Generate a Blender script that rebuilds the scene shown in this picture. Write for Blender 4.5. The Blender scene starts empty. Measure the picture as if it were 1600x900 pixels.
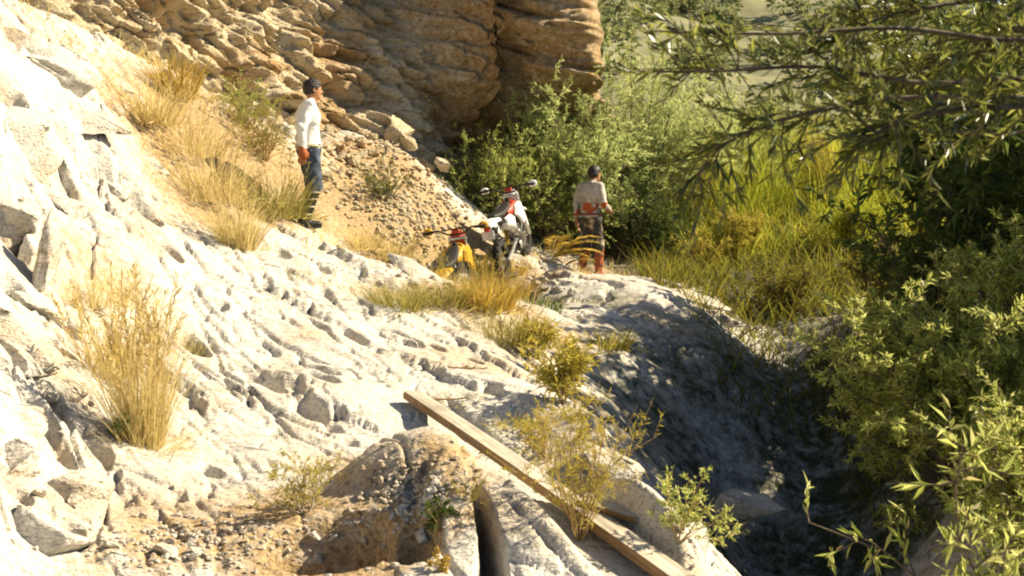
import bpy, math, random
import numpy as np
from mathutils import Vector, Matrix

random.seed(7)
rng = np.random.default_rng(7)
SC = bpy.context.scene
COL = SC.collection

# ------------------------------------------------------------------ camera
CAM_Z = 1.7
LENS = 40.0
PITCH = math.atan(100 / (LENS / 36 * 1600))
cam_d = bpy.data.cameras.new('camera')
cam = bpy.data.objects.new('camera', cam_d)
COL.objects.link(cam)
cam.location = (0, 0, CAM_Z)
cam.rotation_euler = (math.pi / 2 - PITCH, 0, 0)
cam_d.lens = LENS
cam_d.sensor_width = 36
cam_d.clip_start = 0.05
cam_d.clip_end = 2000
cam_d.dof.use_dof = True
cam_d.dof.focus_distance = 11.0
cam_d.dof.aperture_fstop = 4.5
SC.camera = cam

# ------------------------------------------------------------------ sky, sun, exposure
SUN = Vector((0.78, 0.12, 0.62)).normalized()
world = bpy.data.worlds.new('World')
SC.world = world
world.use_nodes = True
nt = world.node_tree
nt.nodes.clear()
sky = nt.nodes.new('ShaderNodeTexSky')
sky.sky_type = 'NISHITA'
sky.sun_disc = False
sky.sun_elevation = math.asin(SUN.z)
sky.sun_rotation = math.atan2(SUN.x, SUN.y)
bg = nt.nodes.new('ShaderNodeBackground')
bg.inputs['Strength'].default_value = 0.05
out = nt.nodes.new('ShaderNodeOutputWorld')
nt.links.new(sky.outputs[0], bg.inputs['Color'])
nt.links.new(bg.outputs[0], out.inputs['Surface'])

sun_d = bpy.data.lights.new('sun', 'SUN')
sun_d.energy = 5.0
sun_d.angle = math.radians(0.5)
sun_d.color = (1.0, 0.86, 0.61)
sun_o = bpy.data.objects.new('sun', sun_d)
COL.objects.link(sun_o)
sun_o.rotation_euler = (-SUN).to_track_quat('-Z', 'Y').to_euler()
sun_o.location = (8, 0, 12)

SC.view_settings.view_transform = 'Standard'
SC.view_settings.look = 'None'
SC.view_settings.gamma = 1
SC.view_settings.use_curve_mapping = False
SC.view_settings.exposure = 1.12
SC.render.engine = 'CYCLES'
SC.cycles.max_bounces = 6
SC.cycles.diffuse_bounces = 1
SC.cycles.transmission_bounces = 4
SC.cycles.transparent_max_bounces = 4
SC.cycles.use_denoising = True
SC.cycles.filter_width = 2.0   # soft print of an old snapshot

# ------------------------------------------------------------------ helpers
FPX = LENS / 36 * 1600
CP, SP = math.cos(PITCH), math.sin(PITCH)

def ray(px, py):
    cx, cy = (px - 800) / FPX, (450 - py) / FPX
    v = np.array([cx, CP + cy * SP, -SP + cy * CP])
    return v / v[1]

def P(px, py, d):
    """point of the place seen at pixel (px,py), d metres in front of the camera"""
    return np.array([0, 0, CAM_Z]) + ray(px, py) * d

def sstep(a, b, x):
    t = np.clip((x - a) / (b - a), 0, 1)
    return t * t * (3 - 2 * t)

def _h(ix, iy, iz, seed):
    h = (ix.astype(np.uint32) * np.uint32(374761393) + iy.astype(np.uint32) * np.uint32(668265263)
         + iz.astype(np.uint32) * np.uint32(2147483647) + np.uint32((seed * 1274126177) & 0xffffffff))
    h = (h ^ (h >> np.uint32(13))) * np.uint32(1274126177)
    h = (h ^ (h >> np.uint32(16))) * np.uint32(2246822519)
    return h ^ (h >> np.uint32(15))

def perlin(x, y, z, seed=0):
    xi, yi, zi = np.floor(x), np.floor(y), np.floor(z)
    fx, fy, fz = x - xi, y - yi, z - zi
    xi, yi, zi = xi.astype(np.int64), yi.astype(np.int64), zi.astype(np.int64)
    u = fx * fx * fx * (fx * (fx * 6 - 15) + 10)
    v = fy * fy * fy * (fy * (fy * 6 - 15) + 10)
    w = fz * fz * fz * (fz * (fz * 6 - 15) + 10)
    r = 0
    for dx in (0, 1):
        wx = u if dx else 1 - u
        for dy in (0, 1):
            wy = v if dy else 1 - v
            for dz in (0, 1):
                wz = w if dz else 1 - w
                h = _h(xi + dx, yi + dy, zi + dz, seed)
                gx = (h & np.uint32(255)).astype(np.float32) / 127.5 - 1
                gy = ((h >> np.uint32(8)) & np.uint32(255)).astype(np.float32) / 127.5 - 1
                gz = ((h >> np.uint32(16)) & np.uint32(255)).astype(np.float32) / 127.5 - 1
                r = r + wx * wy * wz * (gx * (fx - dx) + gy * (fy - dy) + gz * (fz - dz))
    return r * 1.1

def fbm(x, y, z, octv=4, seed=0, gain=0.5):
    r, a, f = 0, 1.0, 1.0
    for o in range(octv):
        r = r + a * perlin(x * f + 17.3 * o, y * f - 9.1 * o, z * f + 3.7 * o, seed + o)
        a *= gain
        f *= 2.03
    return r

def ridged(x, y, z, octv=4, seed=0, gain=0.5):
    r, a, f = 0, 1.0, 1.0
    for o in range(octv):
        r = r + a * (1 - 2 * np.abs(perlin(x * f + 7.7 * o, y * f + 4.4 * o, z * f - 5.5 * o, seed + o)))
        a *= gain
        f *= 2.03
    return r

def worley(x, y, z, seed=0, flat=False):
    """returns F1, F2, id-hash in 0..1 of nearest cell"""
    xi, yi, zi = (np.floor(a).astype(np.int64) for a in (x, y, z))
    f1 = np.full(x.shape, 9.0)
    f2 = np.full(x.shape, 9.0)
    cid = np.zeros(x.shape)
    ox = np.zeros(x.shape)
    oy = np.zeros(x.shape)
    for dx in (-1, 0, 1):
        for dy in (-1, 0, 1):
            for dz in ((0,) if flat else (-1, 0, 1)):
                h = _h(xi + dx, yi + dy, zi + dz, seed)
                px = xi + dx + (h & np.uint32(1023)) / 1023.0
                py = yi + dy + ((h >> np.uint32(10)) & np.uint32(1023)) / 1023.0
                pz = z if flat else zi + dz + ((h >> np.uint32(20)) & np.uint32(1023)) / 1023.0
                d = np.sqrt((px - x) ** 2 + (py - y) ** 2 + (pz - z) ** 2)
                idv = ((h * np.uint32(2654435761)) >> np.uint32(8) & np.uint32(65535)) / 65535.0
                near = d < f1
                f2 = np.where(near, f1, np.minimum(f2, d))
                cid = np.where(near, idv, cid)
                f1 = np.where(near, d, f1)
                if flat:
                    ox = np.where(near, x - px, ox)
                    oy = np.where(near, y - py, oy)
    if flat:
        return f1, f2, cid, ox, oy
    return f1, f2, cid

def mesh_np(name, V, quads=None, tris=None, smooth=True):
    me = bpy.data.meshes.new(name)
    V = np.asarray(V, np.float32).reshape(-1, 3)
    parts, starts, tot, n = [], [], [], 0
    for F, k in ((quads, 4), (tris, 3)):
        if F is None or len(F) == 0:
            continue
        F = np.asarray(F, np.int32).reshape(-1, k)
        parts.append(F.ravel())
        starts.append(n + np.arange(len(F), dtype=np.int32) * k)
        tot.append(np.full(len(F), k, np.int32))
        n += F.size
    idx = np.concatenate(parts)
    starts = np.concatenate(starts)
    me.vertices.add(len(V))
    me.vertices.foreach_set('co', V.ravel())
    me.loops.add(len(idx))
    me.loops.foreach_set('vertex_index', idx)
    me.polygons.add(len(starts))
    me.polygons.foreach_set('loop_start', starts)
    me.polygons.foreach_set('use_smooth', np.full(len(starts), smooth, dtype=bool))
    me.update(calc_edges=True)
    return me

def link(name, me, mat=None, parent=None, loc=None, rot=None):
    o = bpy.data.objects.new(name, me)
    if mat is not None and len(me.materials) == 0:
        me.materials.append(mat)
    COL.objects.link(o)
    if parent is not None:
        o.parent = parent
    if loc is not None:
        o.location = loc
    if rot is not None:
        o.rotation_euler = rot
    return o

def empty(name, loc=(0, 0, 0), rotz=0.0):
    o = bpy.data.objects.new(name, None)
    o.empty_display_size = 0.2
    COL.objects.link(o)
    o.location = loc
    o.rotation_euler = (0, 0, rotz)
    return o

def tag(o, label, cat, group=None):
    o['label'] = label
    o['category'] = cat
    if group:
        o['group'] = group
    return o

def attr(me, name, vals):
    a = me.attributes.new(name, 'FLOAT', 'POINT')
    a.data.foreach_set('value', np.asarray(vals, np.float32))

# ------------------------------------------------------------------ materials
def nodes(name):
    m = bpy.data.materials.new(name)
    m.use_nodes = True
    t = m.node_tree
    b = t.nodes['Principled BSDF']
    return m, t, b

def N(t, kind, **kw):
    n = t.nodes.new(kind)
    for k, v in kw.items():
        if k in n.inputs:
            n.inputs[k].default_value = v
        else:
            setattr(n, k, v)
    return n

def ramp(t, fac, stops):
    r = t.nodes.new('ShaderNodeValToRGB')
    el = r.color_ramp.elements
    el[0].position, el[0].color = stops[0][0], (*stops[0][1], 1)
    el[1].position, el[1].color = stops[-1][0], (*stops[-1][1], 1)
    for p, c in stops[1:-1]:
        e = el.new(p)
        e.color = (*c, 1)
    t.links.new(fac, r.inputs[0])
    return r.outputs[0]

def mixc(t, fac, a, b):
    m = t.nodes.new('ShaderNodeMix')
    m.data_type = 'RGBA'
    for sock, v in ((m.inputs[0], fac), (m.inputs[6], a), (m.inputs[7], b)):
        if hasattr(v, 'is_linked'):
            t.links.new(v, sock)
        elif isinstance(v, (int, float)):
            sock.default_value = v
        else:
            sock.default_value = (*v, 1)
    return m.outputs[2]

def noise_n(t, vec, scale, detail=5, rough=0.55, dist=0.0):
    n = t.nodes.new('ShaderNodeTexNoise')
    n.inputs['Scale'].default_value = scale
    n.inputs['Detail'].default_value = detail
    n.inputs['Roughness'].default_value = rough
    n.inputs['Distortion'].default_value = dist
    if vec is not None:
        t.links.new(vec, n.inputs['Vector'])
    return n.outputs[0]

def mathn(t, op, a, b=None, clamp=False):
    n = t.nodes.new('ShaderNodeMath')
    n.operation = op
    n.use_clamp = clamp
    for s, v in zip(n.inputs, (a, b)):
        if v is None:
            continue
        if hasattr(v, 'is_linked'):
            t.links.new(v, s)
        else:
            s.default_value = v
    return n.outputs[0]

def rock_material(name, light, mid, dark, ochre, bump=0.5, soil_or_shade=None, moss_shade=None, scale=1.0):
    m, t, b = nodes(name)
    geo = t.nodes.new('ShaderNodeNewGeometry')
    pos = geo.outputs['Position']
    # streaky coordinate along the bedding
    mp = t.nodes.new('ShaderNodeMapping')
    mp.inputs['Rotation'].default_value = (math.radians(18), math.radians(-12), math.radians(53))
    mp.inputs['Scale'].default_value = (0.55, 2.6, 2.6)
    t.links.new(pos, mp.inputs[0])
    st = mp.outputs[0]
    n1 = noise_n(t, pos, 1.3 * scale, 3, 0.6)
    n2 = noise_n(t, st, 4.5 * scale, 4, 0.65, 0.4)
    n3 = noise_n(t, pos, 34 * scale, 2, 0.7)
    n4 = noise_n(t, st, 22 * scale, 2, 0.7)
    f = mathn(t, 'ADD', mathn(t, 'MULTIPLY', n1, 0.35), mathn(t, 'MULTIPLY', n2, 0.65))
    c = ramp(t, f, [(0.34, dark), (0.41, mid), (0.48, light), (0.75, light)])
    oc = ramp(t, noise_n(t, pos, 1.1 * scale, 3, 0.65), [(0.47, (0, 0, 0)), (0.66, (1, 1, 1))])
    c = mixc(t, mathn(t, 'MULTIPLY', oc, 0.7), c, ochre)
    sp = ramp(t, n3, [(0.33, (1, 1, 1)), (0.43, (0, 0, 0))])
    c = mixc(t, mathn(t, 'MULTIPLY', sp, 0.55), c, dark)
    sp2 = ramp(t, n4, [(0.34, (1, 1, 1)), (0.42, (0, 0, 0))])
    c = mixc(t, mathn(t, 'MULTIPLY', sp2, 0.5), c, dark)
    if soil_or_shade is not None:
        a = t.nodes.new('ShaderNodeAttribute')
        a.attribute_name = 'soil_or_shade'
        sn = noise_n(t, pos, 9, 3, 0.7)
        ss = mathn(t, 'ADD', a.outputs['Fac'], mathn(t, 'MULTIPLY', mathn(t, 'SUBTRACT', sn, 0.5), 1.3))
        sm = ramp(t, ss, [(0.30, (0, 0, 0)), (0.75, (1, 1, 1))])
        sc_ = ramp(t, n3, [(0.3, tuple(0.45 * v for v in soil_or_shade)), (0.5, soil_or_shade), (0.72, tuple(min(1, 1.5 * v) for v in soil_or_shade))])
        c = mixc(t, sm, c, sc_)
    if moss_shade is not None:  # moss on the bank, painted shade on the ravine rock
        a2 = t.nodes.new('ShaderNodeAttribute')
        a2.attribute_name = 'moss_shade'
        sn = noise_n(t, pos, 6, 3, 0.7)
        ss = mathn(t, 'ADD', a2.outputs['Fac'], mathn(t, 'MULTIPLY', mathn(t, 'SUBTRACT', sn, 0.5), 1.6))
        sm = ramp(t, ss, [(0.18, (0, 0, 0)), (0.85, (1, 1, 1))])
        mc = ramp(t, n4, [(0.3, tuple(0.5 * v for v in moss_shade)), (0.7, tuple(1.5 * v for v in moss_shade))])
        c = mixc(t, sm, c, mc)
    t.links.new(c, b.inputs['Base Color'])
    b.inputs['Roughness'].default_value = 0.9
    b.inputs['Specular IOR Level'].default_value = 0.2
    hgt = mathn(t, 'ADD', mathn(t, 'MULTIPLY', n4, 0.6), mathn(t, 'MULTIPLY', n3, 0.5))
    hgt = mathn(t, 'ADD', hgt, mathn(t, 'MULTIPLY', n2, 0.8))
    bp = t.nodes.new('ShaderNodeBump')
    bp.inputs['Strength'].default_value = bump
    bp.inputs['Distance'].default_value = 0.05
    t.links.new(hgt, bp.inputs['Height'])
    t.links.new(bp.outputs[0], b.inputs['Normal'])
    return m

M = {}
M['slab'] = rock_material('pale_slab_rock', (0.60, 0.565, 0.50), (0.42, 0.40, 0.36), (0.13, 0.125, 0.12), (0.47, 0.36, 0.23),
                          bump=0.5, soil_or_shade=(0.37, 0.26, 0.14), moss_shade=(0.055, 0.065, 0.025))
M['cliff'] = rock_material('tan_cliff_rock', (0.58, 0.49, 0.34), (0.43, 0.31, 0.17), (0.11, 0.08, 0.04), (0.38, 0.22, 0.08), bump=1.0, scale=0.8, soil_or_shade=(0.33, 0.21, 0.09))  # final colour is ochre rock with overhang shade painted in
M['rock'] = rock_material('loose_rock', (0.59, 0.55, 0.48), (0.42, 0.38, 0.32), (0.16, 0.14, 0.11), (0.42, 0.30, 0.17), bump=0.7)

# ------------------------------------------------------------------ ground shape
# points of the ground: pixel x, pixel y, metres ahead
GP = [
    (0, 900, 4.6), (200, 890, 4.9), (400, 890, 5.1), (600, 890, 5.0), (800, 890, 5.0), (960, 890, 5.0), (1060, 895, 5.1),
    (0, 760, 5.1), (120, 760, 5.6), (300, 760, 6.0), (450, 740, 6.3), (620, 720, 6.4), (760, 720, 6.3), (860, 760, 5.9), (950, 760, 6.0),
    (0, 600, 6.0), (120, 620, 6.7), (300, 630, 7.3), (480, 620, 7.7), (640, 620, 8.0), (760, 620, 7.9), (850, 650, 7.6),
    (0, 460, 7.2), (120, 470, 8.1), (280, 500, 8.9), (450, 500, 9.5), (600, 520, 9.7), (720, 540, 9.6),
    (60, 360, 8.6), (180, 360, 9.6), (320, 400, 10.6), (480, 430, 11.0), (620, 450, 11.2),
    (50, 270, 9.4), (150, 290, 10.2), (250, 330, 11.2), (400, 345, 12.2), (520, 395, 12.2), (690, 445, 11.5),
    (770, 535, 10.2), (840, 590, 9.3), (900, 640, 8.5), (970, 695, 7.6), (1060, 815, 6.2), (1000, 760, 6.4), (1120, 900, 5.4),
    (0, 150, 9.8), (80, 200, 10.4), (150, 150, 11.5), (200, 230, 11.7), (280, 280, 12.5), (350, 250, 13.5), (250, 150, 13.6), (330, 150, 14.6),
    (450, 300, 14.2), (487, 352, 13.5), (420, 220, 15.2), (560, 310, 15.4), (530, 230, 16.6), (640, 250, 17.4), (640, 370, 15.4), (700, 330, 16.9), (750, 345, 17.6),
    (830, 425, 16.4), (925, 424, 18.3), (780, 470, 12.6), (850, 500, 11.8), (900, 500, 12.6), (880, 432, 15.6),
    (1000, 440, 16.6), (1080, 470, 15.4), (1150, 500, 14.4), (960, 530, 12.3), (1060, 560, 13.0), (1180, 560, 12.8), (1000, 640, 10.6), (930, 600, 10.3),
    (1120, 640, 11.4), (1250, 620, 12.2), (1070, 720, 9.6), (1150, 790, 9.2), (1300, 800, 10.2), (1400, 880, 9.0), (1350, 700, 11.2),
    (1020, 415, 19.0), (1100, 400, 19.5), (1200, 440, 17.0), (1250, 500, 15.2), (1200, 350, 20.5), (1350, 340, 21.0), (1350, 420, 17.5), (1500, 330, 21.0), (1500, 450, 15.0),
]
GW = [  # hidden ground: world x, y, z
    (-0.72, 14.9, 0.02), (-0.55, 13.6, 0.35), (0.1, 14.6, 0.72), (0.5, 6.4, -0.75), (1.3, 5.4, -0.9), (0.9, 7.6, -0.7), (1.9, 7.6, -1.0), (2.4, 6.0, -0.7), (3.4, 5.5, 0.1),
    (3.6, 8.5, 0.0), (3.2, 4.0, 0.0), (4.6, 7.0, 0.8), (4.8, 10.5, 0.9), (5.5, 13.5, 1.3), (6.5, 9, 1.5), (7.5, 5, 1.5), (1.0, 4.0, -0.5), (1.4, 2.2, -0.3),
    (0, 3.5, 0.15), (0, 1.5, 0.15), (-1.5, 3.0, 0.3), (-3, 3.5, 1.0), (-4.0, 5.5, 2.2), (-6.0, 7.5, 4.2), (-6.5, 10, 4.8), (-7, 13, 5.0), (3, 2, 0.2), (-4, 1.5, 1.8),
    (-3.5, 17.0, 3.2), (-1.5, 19.2, 2.6), (-0.5, 20.5, 1.9), (1.0, 21.5, 1.5), (2.5, 21.5, 1.4), (-6, 16, 4.0), (-1, 25, 2.2), (-8, 24, 4), (4, 25, 2.4), (8, 25, 2.6), (12, 24, 2.8), (14, 18, 2.6), (11, 13, 2.4),
]
pts = np.array([P(*g) for g in GP] + [np.array(g, float) for g in GW])

def tps_fit(XY, Z, lam=0.02):
    n = len(XY)
    d = np.linalg.norm(XY[:, None] - XY[None], axis=2)
    K = np.where(d > 0, d * d * np.log(d + 1e-12), 0) + lam * np.eye(n)
    Pm = np.hstack([np.ones((n, 1)), XY])
    A = np.block([[K, Pm], [Pm.T, np.zeros((3, 3))]])
    return np.linalg.solve(A, np.concatenate([Z, np.zeros(3)]))

_w = tps_fit(pts[:, :2], pts[:, 2])

def H0(x, y):
    x, y = np.broadcast_arrays(np.asarray(x, float), np.asarray(y, float))
    r = _w[-3] + _w[-2] * x + _w[-1] * y
    for (cx, cy), w in zip(pts[:, :2], _w[:-3]):
        d2 = (x - cx) ** 2 + (y - cy) ** 2
        r = r + w * 0.5 * d2 * np.log(d2 + 1e-12)
    # rounded rock shoulder beside the ravine, and the ravine floor
    r = r + .44 * np.exp(-((x - 1.85) / .95) ** 2 - ((y - 13.5) / 1.7) ** 2)
    r = r - .60 * np.exp(-((x - 2.2) / .85) ** 2 - ((y - 9.6) / 2.2) ** 2)
    r = r - .55 * np.exp(-((x - 3.3) / .7) ** 2 - ((y - 13.2) / 2.2) ** 2)
    return r

def hit0(px, py, H):
    ys = np.arange(3.0, 30, 0.02)
    r = ray(px, py)
    z = CAM_Z + r[2] * ys
    g = H(r[0] * ys, ys)
    k = np.argmax(z <= g)
    if not (z <= g).any():
        k = len(ys) - 1
    y = ys[k]
    return np.array([r[0] * y, y, float(g[k])])

# hollows and pockets in the slab: pixel, half-size along the bedding, across, depth
PITS = [(410, 590, .26, .07, .13), (485, 640, .17, .07, .14), (505, 600, .16, .06, .09), (300, 535, .22, .09, .16), (265, 395, .20, .08, .16), (500, 508, .13, .05, .09),
        (555, 528, .20, .05, .10), (345, 480, .06, .05, .10), (640, 535, .12, .03, .08), (680, 540, .14, .03, .08), (740, 560, .12, .03, .08), (765, 602, .10, .05, .09),
        (330, 735, .12, .04, .10), (280, 785, .06, .04, .10), (520, 665, .08, .05, .10), (545, 690, .06, .04, .08), (430, 672, .04, .05, .08), (100, 700, .10, .05, .12), (110, 820, .09, .05, .10), (60, 640, .20, .08, .14), (30, 760, .08, .05, .1),
        (640, 450, .10, .03, .06), (580, 470, .2, .04, .07), (200, 560, .05, .05, .1), (440, 400, .15, .06, .08), (505, 425, .12, .05, .09), (560, 410, .14, .06, .1), (360, 380, .1, .07, .12), (150, 690, .16, .06, .12),
        (110, 235, .30, .18, .22), (165, 270, .34, .20, .25), (215, 315, .28, .18, .22), (320, 90, .34, .22, .3), (350, 110, .26, .18, .3), (372, 152, .22, .14, .2), (8, 142, .20, .16, .2), (8, 320, .2, .16, .3), (15, 365, .22, .1, .25), (20, 450, .2, .08, .2), (190, 65, .2, .1, .2), (250, 20, .15, .12, .2), (135, 130, .1, .12, .2), (165, 155, .08, .14, .2), (100, 280, .3, .04, .1), (100, 505, .1, .08, .15), (75, 610, .3, .06, .12)]
E_AL = np.array([0.62, -0.785])
E_AC = np.array([0.785, 0.62])
PITW = []
for px, py, a, c, dp in PITS:
    p = hit0(px, py, H0)
    PITW.append((p[0], p[1], a, c, dp))
FIS = [hit0(px, py, H0) for px, py in ((742, 752), (757, 800), (768, 850), (770, 905))]

def H(x, y):
    x, y = np.broadcast_arrays(np.asarray(x, float), np.asarray(y, float))
    z = H0(x, y)
    return z

MOUND = P(640, 735, 6.0)

def features(x, y, z):
    """pockets, fissure, mound and undercut: returns new z"""
    wob = 0.25 * perlin(x * 6, y * 6, z * 0, 91)
    for cx, cy, a, c, dp in PITW:
        dx, dy = x - cx, y - cy
        u = (dx * E_AL[0] + dy * E_AL[1]) / (a * 1.15)
        v = (dx * E_AC[0] + dy * E_AC[1]) / (c * 1.25)
        q = np.sqrt(u * u + v * v) + wob
        z = z - dp * 1.5 * (1 - sstep(0.55, 1.05, q))
    # mound of cemented rubble
    u = (x - MOUND[0]) / 0.44
    v = (y - MOUND[1]) / 0.36
    q = np.sqrt(u * u + v * v) + wob * 0.7
    z = z + 0.16 * (1 - sstep(0.35, 1.1, q))
    lip = P(700, 810, 5.55)
    q = np.sqrt(((x - lip[0]) / .16) ** 2 + ((y - lip[1]) / .34) ** 2) + wob * .8
    z = z + 0.12 * (1 - sstep(0.4, 1.05, q))
    # hollow in front of the mound
    cav = P(520, 872, 5.28)
    u = (x - cav[0]) / 0.34
    v = (y - cav[1]) / 0.27
    q = np.sqrt(u * u + v * v) + wob
    z = z - 0.62 * (1 - sstep(0.8, 1.0, q))
    cav = P(640, 880, 5.2)
    u = (x - cav[0]) / 0.15
    v = (y - cav[1]) / 0.17
    q = np.sqrt(u * u + v * v) + wob
    z = z - 0.40 * (1 - sstep(0.75, 1.0, q))
    # open fissure
    best = np.full(x.shape, 9.0)
    for i in range(len(FIS) - 1):
        a, b = FIS[i], FIS[i + 1]
        ab = b[:2] - a[:2]
        tt = np.clip(((x - a[0]) * ab[0] + (y - a[1]) * ab[1]) / (ab @ ab), 0, 1)
        d = np.hypot(x - a[0] - tt * ab[0], y - a[1] - tt * ab[1])
        wd = 0.024 + 0.03 * (i + tt) / 2
        best = np.minimum(best, d / wd)
    z = z - 0.45 * (1 - sstep(0.7, 1.15, best + wob * 0.6))
    return z

# surface kinds and painted ravine shade: pixel, radius in metres, amount
SOIL = [(450, 800, .5, .8), (300, 850, .6, .75), (200, 860, .5, .6), (640, 800, .4, .9), (520, 860, .5, 1.1), (700, 740, .25, .8), (560, 720, .35, .55), (130, 480, .5, .55), (160, 420, .6, .55), (100, 870, .3, .3),
        (640, 320, 1.3, 1.25), (600, 250, 1.1, 1.0), (660, 380, 1.0, 1.2), (560, 330, 1.0, 1.1), (700, 360, 1.0, 1.15), (690, 280, .9, 1.0), (430, 260, 1.4, .9), (330, 220, 1.3, .95), (300, 320, .8, .8), (400, 320, .8, .8), (230, 200, 1.0, .8),
        (600, 460, .5, .6), (700, 470, .5, .8), (780, 470, .7, .9), (860, 520, .6, .8), (800, 430, 1.2, .7), (880, 600, .5, .7), (850, 480, .5, .6), (950, 425, 1.3, .55), (540, 380, .5, .6), (620, 400, .6, .75)]
MOSS = [(1080, 590, .9, .70), (1150, 570, .9, .72), (1000, 540, .6, .55), (1050, 680, .8, .75), (1220, 600, .9, .75), (1000, 690, .5, .7), (1120, 850, .5, .8), (960, 620, .5, .6), (1200, 400, 2.2, 1.0), (1100, 430, 1.3, .9), (1050, 400, 2, .9), (1300, 430, 2.5, 1.0), (1300, 330, 3.5, .9), (1200, 680, .8, .7), (1350, 750, 1.3, .9), (1080, 760, .7, .6), (1300, 880, 1.5, .8), (1450, 500, 2.5, 1.), (1500, 350, 4, .9), (950, 470, .5, .55), (1000, 560, .4, .3), (1150, 720, .4, .4), (1500, 700, 2, .9)]  # bank moss; ravine and shoulder entries paint the rock's shade darker
SOILW = [(*hit0(px, py, H0)[:2], r, a) for px, py, r, a in SOIL]
MOSS_SHADEW = [(*hit0(px, py, H0)[:2], r, a) for px, py, r, a in MOSS]

def splat(L, x, y):
    s = np.zeros(x.shape)
    for cx, cy, r, a in L:
        s = np.maximum(s, a * np.exp(-((x - cx) ** 2 + (y - cy) ** 2) / (r * r)))
    return s

def detail(x, y, z):
    """fine relief of rock and soil; returns new z, soil and moss amounts"""
    a = x * E_AL[0] + y * E_AL[1]
    b = x * E_AC[0] + y * E_AC[1]
    soil_or_shade = splat(SOILW, x, y)
    moss_shade = splat(MOSS_SHADEW, x, y)
    rockw = 1 - 0.75 * np.clip(soil_or_shade, 0, 1)
    fade = np.clip(y / 8, 0.6, 1.6)
    wx = 0.22 * perlin(a * 1.3, b * 1.3, z * .5, 5) + 0.05 * perlin(a * 6, b * 6, z, 6)
    wy = 0.22 * perlin(a * 1.3 + 9, b * 1.3, z * .5, 7) + 0.06 * perlin(a * 6, b * 9, z, 8)
    n3 = fbm(x * 9, y * 9, z * 9, 3, 31)
    # bedding: shallow plates that dip and break off in low risers facing away from the sun
    def risers(fb, fa, amp, seed, sharp):
        wv = .55 * perlin(a * fa * .8, b * .6, z * .3, seed) + .22 * perlin(a * fa * 3, b * 2, z * .3, seed + 1) + .07 * perlin(a * 7, b * 7, z, seed + 2)
        t = b * fb + wv * 1.5
        fr = t - np.floor(t)
        lay = np.floor(t)
        am = sstep(.0, .30, perlin(a * fa * 1.6 + lay * 3.7, lay * 5.3, z * 0, seed + 3))
        saw = np.where(fr < 1 - sharp, -fr / (1 - sharp), -(1 - fr) / sharp)
        return amp * am * (saw + .5)
    z = z + rockw * fade * (risers(1.05, .40, .12, 61, .04) + risers(2.7, .8, .034, 71, .06) + risers(8.0, 2.0, .016, 75, .12))
    n1 = fbm(a * .45, b * .8, z * .6, 3, 11)
    n2 = ridged(a * 2.2, b * 11, z * 4, 3, 21)
    z = z + (0.07 * n1 + 0.006 * (n2 - 0.6) * rockw) * fade + 0.005 * n3 * fade
    for fa, fb, sd, dp, wd in ((.35, 1.7, 41, .10, .022), (.7, 3.6, 43, .08, .030), (1.4, 7.5, 47, .05, .040), (2.2, 1.2, 49, .04, .018)):
        c1 = np.abs(perlin(a * fa + 3, b * fb, z * .5, sd) + .10 * perlin(a * fa * 6, b * fb * 3, z, sd + 1))
        z = z - dp * (1 - sstep(0.0, wd, c1)) * rockw * fade * sstep(-.25, .15, perlin(a * fa * 1.3, b * fb * .6, z, sd + 2))
    # rubble relief on soil
    g1, g2, gid = worley(x * 7, y * 7, z * 7, 71)
    z = z + 0.014 * np.clip(soil_or_shade, 0, 1) * (gid > .55) * (1 - sstep(0.1, .5, g1)) * fade
    # rough left wall blocks
    lw = sstep(1.6, 2.6, z) * sstep(13.5, 10, y) * sstep(-1.5, -3, x)
    h1, h2, hid = worley(a * .8 + .4 * n1, b * 1.6 + .3 * n3, z * 1.4, 81)
    z = z + lw * ((hid - .5) * 0.30 * sstep(0, .10, h2 - h1) - 0.08 * (1 - sstep(0, .08, h2 - h1)))
    h1, h2, hid = worley(a * 2.2, b * 4, z * 4, 83)
    z = z + lw * (hid - .5) * 0.07 * sstep(0, .08, h2 - h1)
    return z, soil_or_shade, moss_shade

U0, U1, NU = -0.72, 0.72, 820
Y0, Y1, NY = 1.6, 27.0, 760
us = np.linspace(U0, U1, NU)
ys = Y0 * (Y1 / Y0) ** np.linspace(0, 1, NY)
# extra rows in the working distance
XX = us[None, :] * ys[:, None]
XX = XX + np.sign(XX) * 0.0
YY = np.repeat(ys[:, None], NU, 1)
zb = H0(XX, YY)
zf = features(XX, YY, zb)
ZZ, SOILV, MOSS_SHADEV = detail(XX, YY, zf)
for _ in range(1):   # weather the edges
    zp = np.pad(ZZ, 1, mode='edge')
    ZZ = .5 * ZZ + .125 * (zp[:-2, 1:-1] + zp[2:, 1:-1] + zp[1:-1, :-2] + zp[1:-1, 2:])
# the long plank lies in a flat bed of the slab
PA, PB = P(630, 612, 7.75), P(1050, 905, 4.9)
PSIDE = np.array([.88, .47, 0.0])
PW = .12
_ab = (PB - PA)[:2]
_t = ((XX - PA[0]) * _ab[0] + (YY - PA[1]) * _ab[1]) / (_ab @ _ab)
_n = np.array([-_ab[1], _ab[0]]) / np.linalg.norm(_ab)
_s = (XX - PA[0]) * _n[0] + (YY - PA[1]) * _n[1]
if _n @ PSIDE[:2] < 0:
    _s = -_s
_bed = PA[2] + (PB[2] - PA[2]) * _t - .085
_m = sstep(-.30, -.14, _s) * sstep(PW + .16, PW + .04, _s) * sstep(-.03, 0, _t) * sstep(1.05, 1.0, _t)
_m = _m * (1 - sstep(.15, .17, _t) * sstep(.245, .225, _t) * sstep(.16, .09, _s))
ZZ = np.where(ZZ > _bed, ZZ * (1 - _m) + _bed * _m, np.maximum(ZZ, ZZ * (1 - _m) + (_bed - .04) * _m))
V = np.stack([XX, YY, ZZ], -1).reshape(-1, 3)
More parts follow.
